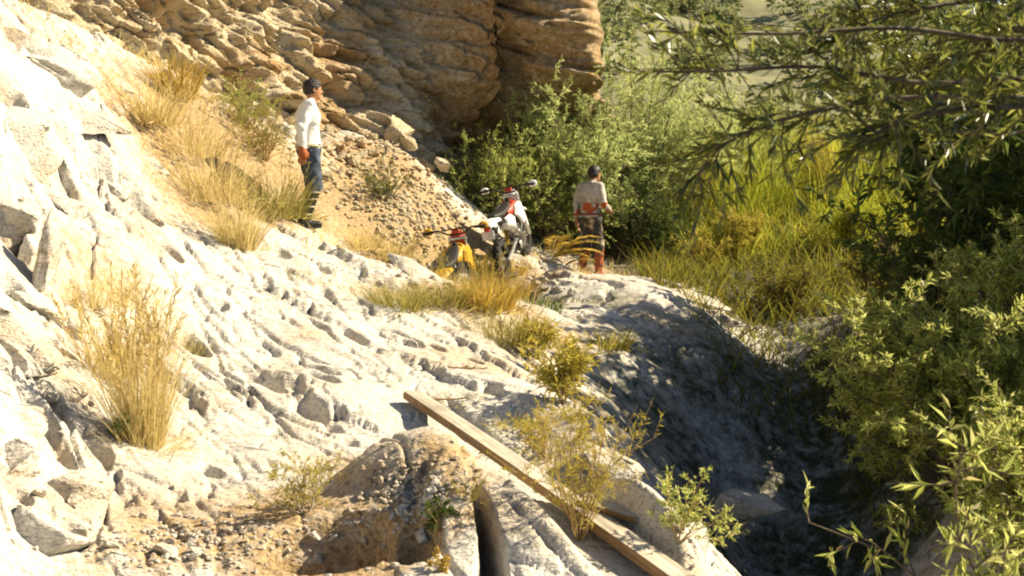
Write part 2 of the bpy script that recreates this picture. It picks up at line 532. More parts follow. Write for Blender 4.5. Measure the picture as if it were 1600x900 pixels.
ii = np.arange(NY * NU).reshape(NY, NU)
Q = np.stack([ii[:-1, :-1], ii[:-1, 1:], ii[1:, 1:], ii[1:, :-1]], -1).reshape(-1, 4)
me = mesh_np('rock_slope', V, Q)
attr(me, 'soil_or_shade', SOILV.ravel())
attr(me, 'moss_shade', MOSS_SHADEV.ravel())
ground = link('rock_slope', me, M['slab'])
ground['kind'] = 'structure'
ground['label'] = 'pale sunlit rock slope falling away to a shaded ravine'

_lys = np.log(ys)
def G(x, y):
    """height of the finished ground"""
    u = np.clip((x / y - U0) / (U1 - U0) * (NU - 1), 0, NU - 1.001)
    v = np.clip((math.log(y) - _lys[0]) / (_lys[-1] - _lys[0]) * (NY - 1), 0, NY - 1.001)
    i, j = int(v), int(u)
    a, b = v - i, u - j
    return float((ZZ[i, j] * (1 - b) + ZZ[i, j + 1] * b) * (1 - a) + (ZZ[i + 1, j] * (1 - b) + ZZ[i + 1, j + 1] * b) * a)

_ry = np.arange(3.0, 26.9, 0.015)
_rv = (np.log(_ry) - _lys[0]) / (_lys[-1] - _lys[0]) * (NY - 1)
_ri = np.minimum(_rv.astype(int), NY - 2)
_rf = _rv - _ri
def on(px, py):
    """point of the finished ground under a pixel"""
    r = ray(px, py)
    u = min(max((r[0] - U0) / (U1 - U0) * (NU - 1), 0), NU - 1.001)
    j = int(u)
    b = u - j
    col = ZZ[:, j] * (1 - b) + ZZ[:, j + 1] * b
    g = col[_ri] * (1 - _rf) + col[_ri + 1] * _rf
    below = CAM_Z + r[2] * _ry <= g
    k = int(np.argmax(below)) if below.any() else len(_ry) - 1
    return np.array([r[0] * _ry[k], _ry[k], g[k]])

def at(px, d, dz=0.0):
    """point on the ground d metres ahead, in the column of pixel px"""
    x = (px - 800) / FPX * d
    return np.array([x, d, G(x, d) + dz])

# ------------------------------------------------------------------ cliff with the overhang
path = np.array([(-12, 3), (-9, 7), (-7.0, 11), (-5.3, 13.6), (-4.0, 15.6), (-2.8, 17.4), (-1.65, 19.0), (-1.3, 20.1), (-0.5, 20.7), (0.5, 20.4), (1.3, 19.9), (1.8, 20.0), (2.1, 21.5), (2.2, 26), (2.3, 34)], float)
seg = np.r_[0, np.cumsum(np.linalg.norm(np.diff(path, axis=0), axis=1))]
dens = [0.0]
NS, NV = 760, 330
s = np.interp(np.linspace(0, 1, NS), [0, .12, .9, 1], [0, 9, 25.5, seg[-1]])
sx, sy = np.interp(s, seg, path[:, 0]), np.interp(s, seg, path[:, 1])
k = np.ones(41) / 41
def sm(v):
    return np.convolve(np.pad(v, 20, mode='edge'), k, 'valid')
sx, sy = sm(sx), sm(sy)
tx, ty = np.gradient(sx), np.gradient(sy)
tl = np.hypot(tx, ty)
nx, ny = ty / tl, -tx / tl
vz = np.interp(np.linspace(0, 1, NV), [0, .75, 1], [0.0, 6.6, 11.0])
SX, VZ = np.meshgrid(sx, vz)
SY, _ = np.meshgrid(sy, vz)
NX, _ = np.meshgrid(nx, vz)
NYY, _ = np.meshgrid(ny, vz)
lean = -0.42 * np.clip(VZ - 2.2, 0, 20)
# overhang between the nose and the right end of the cliff
oh = sstep(-1.6, -0.7, SX) * (1 - sstep(1.3, 1.8, SX))
prof = np.interp(VZ, [0, 1.6, 2.6, 3.1, 3.6, 4.3, 5.0, 6.4, 11], [0, -.3, -.8, -.7, .1, .8, 1.1, .9, -2.5])
D = lean * (1 - oh) + prof * oh
nose = np.exp(-((SX + 1.35) / .55) ** 2 - ((VZ - 4.1) / 1.3) ** 2)
D = D + 0.45 * nose
D = D + 0.7 * fbm(SX * .45, SY * .45, VZ * .5, 3, 101)
al = SX * .75 + SY * .66
tt = VZ * .92 + al * .45
w1, w2, wid = worley(al * 1.0 + .3 * perlin(al, VZ, SX, 3), tt * 2.1, SX * 0 + .5, 111)
D = D + (wid - .5) * .42 * sstep(0, .2, w2 - w1)
w1, w2, wid = worley(al * 2.6, tt * 4.2, SX * .5, 121)
D = D + (wid - .5) * .32 * sstep(0, .15, w2 - w1) - .08 * (1 - sstep(0, .08, w2 - w1))
lt = tt * 1.25 + .35 * perlin(al * .8, VZ * .8, SX * 0, 161) + .12 * perlin(al * 3, VZ * 3, SX * 0, 163)
lf = lt - np.floor(lt)
lm_ = sstep(-.2, .25, perlin(al * .9 + np.floor(lt) * 2.3, np.floor(lt) * 4.1, SX * 0, 165))
D = D + .42 * lm_ * (np.where(lf < .85, lf / .85, (1 - lf) / .15) - .5)
D = D + .16 * ridged(al * 1.4, tt * 3.2, SX * .4, 4, 131) - .1
D = D + .05 * fbm(SX * 6, SY * 6, VZ * 6, 3, 141)
CX = SX + NX * D
CY = SY + NYY * D
CZ = VZ + 0.12 * fbm(al * 1.3, VZ * 1.3, SY, 3, 151)
ii = np.arange(NV * NS).reshape(NV, NS)
Q = np.stack([ii[:-1, :-1], ii[:-1, 1:], ii[1:, 1:], ii[1:, :-1]], -1).reshape(-1, 4)
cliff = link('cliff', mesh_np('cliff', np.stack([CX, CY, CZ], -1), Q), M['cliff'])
attr(cliff.data, 'soil_or_shade', (.58 * sstep(-1.9, -1.2, SX + .4 * perlin(SX, SY, VZ, 171))).ravel())   # ochre rock right of the nose, darkened to paint in overhang shade
cliff['kind'] = 'structure'
cliff['label'] = 'tan rock cliff with a dark overhang behind the two men'

# ------------------------------------------------------------------ far hillside
hx = np.linspace(-90, 130, 260)
hy = 23 * (170 / 23) ** np.linspace(0, 1, 160)
HX, HY = np.meshgrid(hx, hy)
slope = 0.36 - 0.0032 * np.clip(HX, -30, 45)
HZ = 1.2 + slope * np.clip(HY - 26, 0, 60) + 2.2 * fbm(HX * .06, HY * .06, HX * 0, 4, 201) + .25 * fbm(HX * .5, HY * .5, HX * 0, 3, 205)
HZ = HZ - 0.8 * sstep(28, 23, HY)
ii = np.arange(HX.size).reshape(HX.shape)
Q = np.stack([ii[:-1, :-1], ii[:-1, 1:], ii[1:, 1:], ii[1:, :-1]], -1).reshape(-1, 4)
m, t, b = nodes('dry_hillside')
geo = t.nodes.new('ShaderNodeNewGeometry')
c = ramp(t, noise_n(t, geo.outputs['Position'], 0.35, 8, 0.7), [(0.35, (0.07, 0.09, 0.035)), (0.5, (0.20, 0.19, 0.10)), (0.68, (0.27, 0.27, 0.12))])
t.links.new(c, b.inputs['Base Color'])
b.inputs['Roughness'].default_value = 0.95
M['hill'] = m
hill = link('hillside', mesh_np('hillside', np.stack([HX, HY, HZ], -1), Q), M['hill'])
hill['kind'] = 'structure'
# ------------------------------------------------------------------ rocks lying on and set in the slope
def ico(sub):
    import bmesh
    bm = bmesh.new()
    bmesh.ops.create_icosphere(bm, subdivisions=sub, radius=1)
    v = np.array([p.co[:] for p in bm.verts])
    f = np.array([[q.index for q in p.verts] for p in bm.faces])
    bm.free()
    return v, f

ICO = {k: ico(k) for k in (1, 2, 3, 4, 5)}

def rock_mesh(seed, sub=2, cuts=15, rough=0.05, flat=False):
    r = np.random.default_rng(seed)
    v, f = ICO[sub]
    v = np.sign(v) * np.abs(v) ** .62
    for _ in range(cuts):
        n = r.normal(size=3)
        n /= np.linalg.norm(n)
        d = r.uniform(0.32, 0.72)
        e = np.maximum(0, v @ n - d)
        v = v - e[:, None] * n
    sd = seed % 997
    v = v * (1 + rough * fbm(v[:, 0] * 2 + sd, v[:, 1] * 2, v[:, 2] * 2, 4, sd)[:, None])
    if sub >= 4:
        v = v * (1 + 0.09 * ridged(v[:, 0] * 3 + sd, v[:, 1] * 9, v[:, 2] * 9, 3, sd + 3)[:, None])
    return mesh_np('rock', v, tris=f, smooth=not flat)

# boulders: pixel, distance, half sizes (x, y, z), rotation (deg), sink
BOULD = [
    (82, 400, 7.9, (.10, .5, .12), (62, 12, 6), 0), (40, 570, 6.55, (.30, .3, .12), (26, 24, 40), 0),
    (650, 432, 11.7, (.62, .34, .12), (0, 19, -42), 0),
    (215, 820, 5.55, (.20, .18, .12), (10, 10, 20), 0), (60, 850, 5.0, (.25, .24, .22), (10, 18, 70), 0), (120, 760, 5.6, (.17, .2, .14), (0, 30, 10), 0), (255, 770, 5.9, (.13, .12, .09), (20, 10, 0), 0), (185, 885, 5.0, (.14, .1, .09), (0, 10, 30), 0),
    (960, 446, 16.0, (.62, .42, .16), (4, 8, 6), 0), (880, 436, 15.8, (.30, .25, .12), (0, 4, 30), 0), (1070, 470, 15.2, (.58, .4, .14), (0, 14, -10), 0), (905, 462, 14.6, (.34, .3, .12), (3, 6, 50), 0), (985, 487, 14.2, (.46, .4, .13), (4, 8, 14), 0), (1110, 500, 14.2, (.5, .4, .15), (0, 15, 0), 0), (925, 515, 13.2, (.36, .3, .16), (0, 12, 0), 0),
     (960, 570, 11.9, (.42, .4, .25), (0, 14, 20), 0), (905, 560, 11.6, (.22, .2, .24), (0, 0, 10), 0), 
    (1165, 790, 8.9, (.40, .36, .17), (5, 22, -10), 0), 
    (625, 205, 18.2, (.35, .3, .25), (0, 30, 20), 0), (690, 255, 18.0, (.3, .25, .14), (0, 35, 10), 0), (640, 225, 18.0, (.28, .22, .12), (0, 30, 30), 0),
    
    (1010, 800, 6.2, (.20, .2, .16), (0, 30, -30), 0), (1080, 865, 5.7, (.16, .2, .14), (0, 30, -40), 0), (950, 720, 7.3, (.2, .3, .15), (0, 24, -40), 0),
]
for px, py, a_ in ((30, 320, .34), (15, 390, .30), (60, 470, .26), (25, 540, .30), (110, 330, .28), (60, 230, .42), (10, 180, .5), (120, 160, .5), (70, 90, .6), (180, 120, .5), (25, 60, .6), (220, 60, .55), (150, 20, .7), (190, 290, .34), (250, 345, .3), (40, 660, .22), (90, 610, .2), (20, 730, .24), (150, 790, .16), (300, 20, .6), (400, 90, .5), (420, 160, .4), (230, 250, .3), (90, 550, .2), (70, 780, .2)):
    p_ = on(px, py)
    BOULD.append((px, py, None, (a_ * random.uniform(.9, 1.4), a_ * random.uniform(.7, 1.1), a_ * random.uniform(.35, .6)), (random.uniform(10, 32), random.uniform(16, 34), random.uniform(-40, 40)), p_ - (a_ * .12, -a_ * .05, a_ * .16)))
for i, (px, py, d, sz, rt, sink) in enumerate(BOULD):
    p = P(px, py, d) if d else sink
    par = cliff if (py < 260 and px > 600) else ground
    o = link('boulder', rock_mesh(500 + i, 4 if max(sz) > .3 else 3, 13, .08), M['cliff'] if par is cliff else M['rock'], par, p, [math.radians(a) for a in rt])
    o.scale = sz

SMALL = [rock_mesh(40 + i, 2, 10, .08, flat=True) for i in range(9)]
for q in SMALL:
    q.materials.append(M['rock'])
TAN = [q.copy() for q in SMALL]
for q in TAN:
    q.materials.clear()
    q.materials.append(M['cliff'])
# scatter regions: pixel centre, spread x, spread y, count, size range
SCAT = [(690, 320, 45, 55, 40, (.02, .07)), (600, 220, 45, 45, 40, (.04, .13)), (640, 390, 50, 25, 16, (.02, .06)), (540, 260, 40, 60, 22, (.03, .1)), (860, 445, 30, 20, 20, (.03, .09)), (640, 770, 60, 45, 34, (.012, .04)), (560, 850, 90, 40, 16, (.012, .04)),
        (300, 840, 130, 45, 22, (.012, .05)), (150, 720, 110, 90, 16, (.02, .06)), (840, 415, 30, 10, 12, (.03, .08)), (460, 200, 60, 60, 20, (.05, .14)), (720, 700, 40, 20, 8, (.012, .03))]
n = 0
for cx, cy, sxp, syp, cnt, (a, b) in SCAT:
    for k in range(cnt):
        p = on(cx + random.gauss(0, 1) * sxp * .6, cy + random.gauss(0, 1) * syp * .6)
        if p[1] > 20 or n >= 300:
            continue
        sc = random.uniform(a, b) if random.random() < .8 else random.uniform(b * .8, b * 1.3)
        o = link('stone', (TAN if cy < 400 else SMALL)[random.randrange(9)], None, ground, (p[0], p[1], p[2] + sc * .15), (random.uniform(0, .6), random.uniform(0, .6), random.uniform(0, 6.3)))
        o.scale = (sc * random.uniform(.8, 1.5), sc, sc * random.uniform(.45, .8))
        n += 1
# fine gravel, one mass
v0, f0 = ICO[1]
for gmat, regs in (('cliff', ((650, 330, 80, 70, 500), (570, 260, 70, 80, 300))), ('rock', ((640, 770, 70, 50, 420), (300, 850, 180, 45, 350), (740, 430, 120, 40, 200)))):
  gv, gf, k = [], [], 0
  for cx, cy, sxp, syp, cnt in regs:
    for q in range(cnt):
        p = on(cx + random.gauss(0, .55) * sxp, cy + random.gauss(0, .55) * syp)
        if p[1] > 20:
            continue
        r_ = random.uniform(.001, .0032) * p[1]
        vv = v0 * (r_ * np.array([random.uniform(.7, 1.4), random.uniform(.7, 1.4), random.uniform(.5, .9)])) * (1 + .25 * rng.normal(size=(len(v0), 1)))
        gv.append(vv + p + (0, 0, r_ * .3))
        gf.append(f0 + k)
        k += len(v0)
  grav = link('gravel', mesh_np('gravel', np.concatenate(gv), tris=np.concatenate(gf), smooth=False), M[gmat], ground)
  grav['kind'] = 'stuff'

# ------------------------------------------------------------------ vegetation tools
def leaf_material(name, stops, trans=0.45, rough=0.5, spec=0.3, tint=1.25):
    m, t, b = nodes(name)
    geo = t.nodes.new('ShaderNodeNewGeometry')
    c = ramp(t, geo.outputs['Random Per Island'], stops)
    t.links.new(c, b.inputs['Base Color'])
    b.inputs['Roughness'].default_value = rough
    b.inputs['Specular IOR Level'].default_value = spec
    tr = t.nodes.new('ShaderNodeBsdfTranslucent')
    tc = mixc(t, 0.5, c, stops[-1][1])
    t.links.new(tc, tr.inputs[0])
    mx = t.nodes.new('ShaderNodeMixShader')
    mx.inputs[0].default_value = trans
    t.links.new(b.outputs[0], mx.inputs[1])
    t.links.new(tr.outputs[0], mx.inputs[2])
    t.links.new(mx.outputs[0], t.nodes['Material Output'].inputs['Surface'])
    return m

M['dry_grass'] = leaf_material('dry_grass', [(0, (.46, .33, .11)), (.5, (.70, .54, .20)), (1, (.80, .70, .36))], .45, .6)
M['gold_grass'] = leaf_material('golden_grass', [(0, (.30, .17, .03)), (.5, (.55, .36, .06)), (1, (.60, .46, .10))], .45, .6)
M['olive_grass'] = leaf_material('olive_grass', [(0, (.16, .15, .04)), (.5, (.36, .32, .08)), (1, (.50, .43, .12))], .45, .6)
M['weed'] = leaf_material('yellow_green_weed', [(0, (.22, .22, .03)), (.5, (.48, .42, .06)), (1, (.62, .50, .10))], .5, .5)
M['green'] = leaf_material('green_leaf', [(0, (.03, .07, .012)), (.5, (.07, .13, .025)), (1, (.17, .20, .04))], .4, .5)
M['tamarisk'] = leaf_material('feathery_green', [(0, (.13, .20, .04)), (.5, (.34, .43, .10)), (1, (.58, .60, .18))], .6, .6)
M['tamarisk2'] = leaf_material('pale_feathery_green', [(0, (.24, .32, .09)), (.5, (.52, .62, .22)), (1, (.74, .78, .36))], .6, .6)
M['dark_leaf'] = leaf_material('dark_narrow_leaf', [(0, (.015, .035, .006)), (.5, (.045, .08, .012)), (.75, (.14, .18, .025)), (1, (.46, .46, .10))], .5, .30, .6)
M['bush_leaf'] = leaf_material('pale_olive_leaf', [(0, (.10, .15, .02)), (.06, (.22, .12, .03)), (.08, (.16, .20, .03)), (.4, (.26, .37, .03)), (.72, (.48, .57, .08)), (1, (.78, .74, .32))], .55, .4, .5)
M['reed'] = leaf_material('reed_leaf', [(0, (.20, .14, .015)), (.3, (.54, .46, .03)), (.55, (.78, .62, .06)), (.7, (.40, .52, .04)), (1, (.50, .58, .08))], .6, .5)
M['bank_grass'] = leaf_material('bank_grass', [(0, (.04, .04, .008)), (.4, (.13, .10, .015)), (.7, (.28, .22, .03)), (.85, (.15, .20, .02)), (1, (.36, .34, .05))], .5, .6)
M['scrub'] = leaf_material('far_scrub', [(0, (.08, .12, .04)), (.5, (.18, .22, .08)), (1, (.32, .32, .14))], .4, .7)

def simple(name, col, rough=.6, metal=0.0, var=0.0, scale=20, spec=.4, bump=0.0, emit=None, coat=0.0):
    m, t, b = nodes(name)
    b.inputs['Roughness'].default_value = rough
    b.inputs['Metallic'].default_value = metal
    b.inputs['Specular IOR Level'].default_value = spec
    b.inputs['Coat Weight'].default_value = coat
    tc = t.nodes.new('ShaderNodeTexCoord')
    nz = noise_n(t, tc.outputs['Object'], scale, 4, .6)
    lo = tuple(max(0, c * (1 - var)) for c in col)
    hi = tuple(min(1, c * (1 + var)) for c in col)
    t.links.new(ramp(t, nz, [(.3, lo), (.7, hi)]), b.inputs['Base Color'])
    if bump:
        bp = t.nodes.new('ShaderNodeBump')
        bp.inputs['Strength'].default_value = bump
        bp.inputs['Distance'].default_value = .01
        t.links.new(nz, bp.inputs['Height'])
        t.links.new(bp.outputs[0], b.inputs['Normal'])
    return m

M['bark'] = simple('grey_brown_bark', (.13, .10, .065), .9, var=.5, scale=40, bump=.6)
M['dry_stem'] = simple('dry_stem', (.38, .25, .10), .9, var=.4, scale=30)
M['pale_stem'] = simple('pale_stem', (.48, .42, .32), .8, var=.3, scale=30)

def norm(v):
    return v / (np.linalg.norm(v, axis=-1, keepdims=True) + 1e-9)

def leaf_cloud(pos, dirs, L, W, fold=.3, r=rng):
    """narrow folded leaves: base, two shoulders, tip"""
    n = len(pos)
    d = norm(dirs)
    ref = norm(r.normal(size=(n, 3)) + np.array([0, 0, .8]))
    side = norm(np.cross(d, ref))
    up = np.cross(side, d)
    L = np.broadcast_to(L, (n,))[:, None]
    W = np.broadcast_to(W, (n,))[:, None]
    mid = pos + d * L * .45
    a = pos
    b = mid + side * W * .5 + up * W * fold
    c = pos + d * L - up * L * .08
    e = mid - side * W * .5 + up * W * fold
    V = np.stack([a, b, c, e], 1).reshape(-1, 3)
    k = np.arange(n)[:, None] * 4
    T = np.concatenate([k + [0, 1, 2], k + [0, 2, 3]])
    return V, T

def blade_cloud(base, dirs, L, W, bend, seg=3, r=rng):
    """grass blades that arch over"""
    n = len(base)
    d = norm(dirs)
    side = norm(np.cross(d, r.normal(size=(n, 3))))
    out = norm(d * np.array([1, 1, 0]) + 1e-3 * r.normal(size=(n, 3)))
    L = np.broadcast_to(L, (n,))[:, None]
    W = np.broadcast_to(W, (n,))[:, None]
    bend = np.broadcast_to(bend, (n,))[:, None]
    rows = []
    for i in range(seg + 1):
        t = i / seg
        p = base + d * L * t + (out * .5 + np.array([0, 0, -.6])) * bend * L * t * t
        w = W * (1 - t) ** .7 * .5
        if i < seg:
            rows += [p - side * w, p + side * w]
        else:
            rows += [p]
    k = 2 * seg + 1
    V = np.stack(rows, 1).reshape(-1, 3)
    o = np.arange(n)[:, None] * k
    Q = np.concatenate([o + [2 * i, 2 * i + 1, 2 * i + 3, 2 * i + 2] for i in range(seg - 1)]) if seg > 1 else None
    T = o + [2 * seg - 2, 2 * seg - 1, 2 * seg]
    return V, Q, T

def tubes(lines, sides=5):
    """lines: list of (points, r0, r1)"""
    VV, QQ, k = [], [], 0
    ang = np.arange(sides) * 2 * math.pi / sides
    for p, r0, r1 in lines:
        p = np.asarray(p, float)
        m = len(p)
        tg = norm(np.gradient(p, axis=0))
        ref = np.array([.31, .52, .79])
        s1 = norm(np.cross(tg, ref))
        s2 = np.cross(tg, s1)
        rr = np.linspace(r0, r1, m)[:, None, None]
        ring = p[:, None] + rr * (np.cos(ang)[None, :, None] * s1[:, None] + np.sin(ang)[None, :, None] * s2[:, None])
        VV.append(ring.reshape(-1, 3))
        i = np.arange(m * sides).reshape(m, sides)
        j = np.roll(i, -1, 1)
        QQ.append(np.stack([i[:-1], j[:-1], j[1:], i[1:]], -1).reshape(-1, 4) + k)
        k += m * sides
    return np.concatenate(VV), np.concatenate(QQ)

def grow(p, d, length, seg=6, wander=.25, lift=0.0, r=rng):
    p = np.array(p, float)
    d = np.array(d, float)
    d /= np.linalg.norm(d)
    P_ = [p.copy()]
    for i in range(seg):
        d = d + r.normal(size=3) * wander + np.array([0, 0, lift])
        d /= np.linalg.norm(d)
        p = p + d * length / seg
        P_.append(p.copy())
    return np.array(P_)

def along(pts_, t):
    x = np.clip(t, 0, 1) * (len(pts_) - 1)
    i = np.minimum(x.astype(int), len(pts_) - 2)
    f = (x - i)[:, None]
    return pts_[i] * (1 - f) + pts_[i + 1] * f, norm(pts_[i + 1] - pts_[i])

def bush(name, label, cat, base, height, spread, stems, twigs, lpt, L, W, mat, stem_mat='dry_stem', seed=1, lift=.02, lean=(0, 0, 0), twl=.35, group=None, wander=.18, droop=-.03, low=.2, r0=.012):
    r = np.random.default_rng(seed)
    root = empty(name, base)
    lines, pp, dd = [], [], []
    for s_ in range(stems):
        an = r.uniform(0, 2 * math.pi)
        tl = r.uniform(0.05, 1) ** .7 * spread
        d = np.array([math.cos(an) * tl, math.sin(an) * tl, 1.0]) + np.array(lean)
        ln = height * r.uniform(.65, 1.1)
        st = grow(np.array([math.cos(an), math.sin(an), 0]) * .06 * spread * height * r.uniform(.2, 1), d, ln, 7, wander, lift, r)
        lines.append((st, r0 * r.uniform(.6, 1.2), r0 * .25))
        for k_ in range(twigs):
            t_ = r.uniform(low, 1.0)
            b_, td = along(st, np.array([t_]))
            tdir = td[0] + r.normal(size=3) * .65
            tw = grow(b_[0], tdir, height * twl * r.uniform(.5, 1.1) * (1.15 - .5 * t_), 4, .22, droop, r)
            lines.append((tw, r0 * .35, r0 * .12))
            q, e = along(tw, r.uniform(.1, 1.0, lpt))
            pp.append(q)
            dd.append(e * .8 + r.normal(size=(lpt, 3)) * .6)
    pp, dd = np.concatenate(pp), np.concatenate(dd)
    n_ = len(pp)
    V_, T_ = leaf_cloud(pp, dd, L * r.uniform(.6, 1.25, n_), W * r.uniform(.7, 1.2, n_), r=r)
    link('foliage', mesh_np('foliage', V_, tris=T_, smooth=False), M[mat], root)
    V_, Q_ = tubes(lines, 4)
    st_ = link('stems', mesh_np('stems', V_, Q_), M[stem_mat], root)
    st_['kind'] = 'stuff'
    tag(root, label, cat, group)
    return root

def clump(name, label, cat, base, height, radius, blades, W, mat, seed=1, spread=.45, bend=.35, seg=3, lean=(0, 0, 0), group=None, seeds=0, stem_mat='dry_stem'):
    r = np.random.default_rng(seed)
    root = empty(name, base)
    an = r.uniform(0, 2 * math.pi, blades)
    rr = np.sqrt(r.uniform(0, 1, blades))
    b = np.stack([np.cos(an) * rr * radius, np.sin(an) * rr * radius, np.full(blades, -.03)], -1)
    dd = np.stack([np.cos(an) * rr * spread, np.sin(an) * rr * spread, np.ones(blades)], -1) + r.normal(size=(blades, 3)) * .16 + np.array(lean)
    L = height * r.uniform(.4, 1.08, blades)
    m_ = blades // 3            # short broken blades and litter round the foot
    an = r.uniform(0, 2 * math.pi, m_)
    rr = r.uniform(0, 1, m_) ** .6
    b = np.concatenate([b, np.stack([np.cos(an) * rr * radius * 2.1, np.sin(an) * rr * radius * 2.1, np.full(m_, -.03)], -1)])
    dd = np.concatenate([dd, np.stack([np.cos(an), np.sin(an), np.full(m_, .8)], -1) + r.normal(size=(m_, 3)) * .5])
    L = np.concatenate([L, height * r.uniform(.08, .34, m_)])
    blades = blades + m_
    V_, Q_, T_ = blade_cloud(b, dd, L, W * r.uniform(.6, 1.3, blades), bend * r.uniform(.3, 1.4, blades), seg, r)
    # follow the ground
    for i in range(0, 1):
        pass
    bl_ = link('blades', mesh_np('blades', V_, Q_, T_, smooth=False), M[mat], root)
    bl_['kind'] = 'stuff'
    if seeds:
        lines, pp, dd2 = [], [], []
        for k_ in range(seeds):
            a_ = r.uniform(0, 6.28)
            st = grow((math.cos(a_) * radius * .5, math.sin(a_) * radius * .5, 0), (math.cos(a_) * spread * .6 + lean[0], math.sin(a_) * spread * .6 + lean[1], 1), height * r.uniform(.8, 1.15), 6, .1, 0, r)
            lines.append((st, .003, .0015))
            q, e = along(st, r.uniform(.45, 1.0, 26))
            pp.append(q)
            dd2.append(e + r.normal(size=(26, 3)) * .5)
        V_, Q_ = tubes(lines, 3)
        link('stalks', mesh_np('stalks', V_, Q_), M[stem_mat], root)
        pp, dd2 = np.concatenate(pp), np.concatenate(dd2)
        V_, T_ = leaf_cloud(pp, dd2, height * .06, max(.006, height * .012), r=r)
        sh = link('seed_heads', mesh_np('seed_heads', V_, tris=T_, smooth=False), M[mat], root)
        sh['kind'] = 'stuff'
    tag(root, label, cat, group)
    return root

# ------------------------------------------------------------------ grass and shrubs on the sunny slope
def B(px, py, dz=-.02):
    p = on(px, py)
    return (p[0], p[1], p[2] + dz)

GT = 'grass tufts on the rock slope'
clump('grass_tuft', 'tallest dry yellow grass tuft on the slab at lower left', 'grass tuft', B(222, 690), .95, .12, 760, .0040, 'dry_grass', 11, .16, .22, 4, (-.02, 0, 0), GT, seeds=34)
clump('grass_tuft', 'reddish brown dry grass just left of the tallest tuft', 'grass tuft', B(165, 580), .62, .22, 300, .006, 'gold_grass', 12, .35, .35, 3, (0, 0, 0), GT, seeds=10)
clump('grass_tuft', 'thin dry grass below the brown shaded bank at far left', 'grass tuft', B(140, 470), .42, .30, 300, .006, 'dry_grass', 13, .4, .4, 3, (0, 0, 0), GT)
clump('grass_tuft', 'small dark rooted tuft on the slab beside the tallest grass', 'grass tuft', B(310, 555), .26, .12, 160, .006, 'olive_grass', 14, .6, .5, 3, (-.3, 0, 0), GT)
clump('grass_tuft', 'golden grass tuft hanging over the slab edge below the standing man', 'grass tuft', B(375, 385), .75, .16, 420, .008, 'dry_grass', 15, .35, .4, 3, (0, 0, 0), GT, seeds=12)
clump('grass_tuft', 'broad yellow grass tuft in the middle of the gully', 'grass tuft', B(330, 310), .85, .35, 420, .008, 'dry_grass', 16, .4, .4, 3, (0, 0, 0), GT, seeds=16)
clump('grass_tuft', 'pale straw grass higher up the gully', 'grass tuft', B(300, 240), .8, .35, 320, .008, 'dry_grass', 17, .4, .4, 3, (0, 0, 0), GT, seeds=12)
clump('grass_tuft', 'orange yellow grass under the white overhanging block', 'grass tuft', B(275, 150), .8, .22, 300, .012, 'gold_grass', 18, .3, .35, 3, (0, 0, 0), GT)
clump('grass_tuft', 'yellow grass tuft behind the legs of the white shirted man', 'grass tuft', B(430, 335), .75, .3, 420, .011, 'olive_grass', 19, .4, .4, 3, (0, 0, 0), GT, seeds=8)
clump('grass_tuft', 'low straw tuft right of the white shirted man', 'grass tuft', B(560, 385), .45, .25, 300, .010, 'dry_grass', 20, .5, .4, 3, (0, 0, 0), GT)
clump('grass_tuft', 'straw grass along the foot of the scree', 'grass tuft', B(610, 400), .48, .25, 300, .010, 'dry_grass', 21, .5, .4, 3, (0, 0, 0), GT)
clump('grass_tuft', 'greenish yellow grass on the crest left of the yellow motorcycle', 'grass tuft', B(622, 478), .40, .22, 420, .008, 'olive_grass', 22, .5, .4, 3, (0, 0, 0), GT)
clump('grass_tuft', 'olive grass on the slab crest below the yellow motorcycle', 'grass tuft', B(690, 470), .36, .26, 380, .008, 'olive_grass', 23, .5, .4, 3, (0, 0, 0), GT)
clump('grass_tuft', 'bright golden tuft in front of the motorcycles', 'grass tuft', B(760, 478), .52, .24, 520, .009, 'gold_grass', 24, .45, .4, 3, (0, 0, 0), GT, seeds=16)
clump('grass_tuft', 'golden tuft at the foot of the white motorcycle', 'grass tuft', B(815, 470), .45, .22, 380, .009, 'gold_grass', 25, .45, .4, 3, (0, 0, 0), GT, seeds=10)
clump('grass_tuft', 'tall green yellow grass between the two motorcycles', 'grass tuft', B(745, 436), .55, .22, 300, .010, 'weed', 26, .3, .35, 3, (0, 0, 0), GT)
clump('grass_tuft', 'sparse yellow grass below the golden tufts on the crest', 'grass tuft', B(790, 530), .42, .35, 520, .008, 'olive_grass', 27, .5, .4, 3, (0, 0, 0), GT, seeds=8)
clump('grass_tuft', 'short green tuft among the shaded ledge stones', 'grass tuft', B(945, 540), .32, .24, 300, .010, 'weed', 28, .5, .4, 3, (0, 0, 0), GT)
clump('grass_tuft', 'little green tuft beside the upper ledge stones', 'grass tuft', B(850, 480), .30, .2, 240, .009, 'green', 29, .5, .4, 3, (0, 0, 0), GT)
clump('grass_tuft', 'low olive grass beside the raised end of the board', 'grass tuft', B(715, 622), .16, .22, 260, .005, 'olive_grass', 30, .7, .6, 3, (0, 0, 0), GT)
clump('grass_tuft', 'low olive grass trailing down the slab right of the board', 'grass tuft', B(800, 655), .18, .2, 240, .005, 'weed', 31, .7, .6, 3, (0, 0, 0), GT)
clump('grass_tuft', 'pale grass blades on the rubble mound by the fissure', 'grass tuft', B(728, 770), .20, .05, 60, .006, 'olive_grass', 32, .4, .4, 3, (0, 0, 0), GT)
clump('grass_tuft', 'tall straw grass hiding the wheels of the yellow motorcycle', 'grass tuft', tuple(at(712, 13.3, -.02)), 1.0, .34, 520, .009, 'olive_grass', 35, .4, .4, 3, (0, 0, 0), GT, seeds=10)
clump('grass_tuft', 'straw tuft on the tan slope above the man', 'grass tuft', B(235, 190), .7, .3, 360, .012, 'dry_grass', 33, .4, .4, 3, (0, 0, 0), GT)
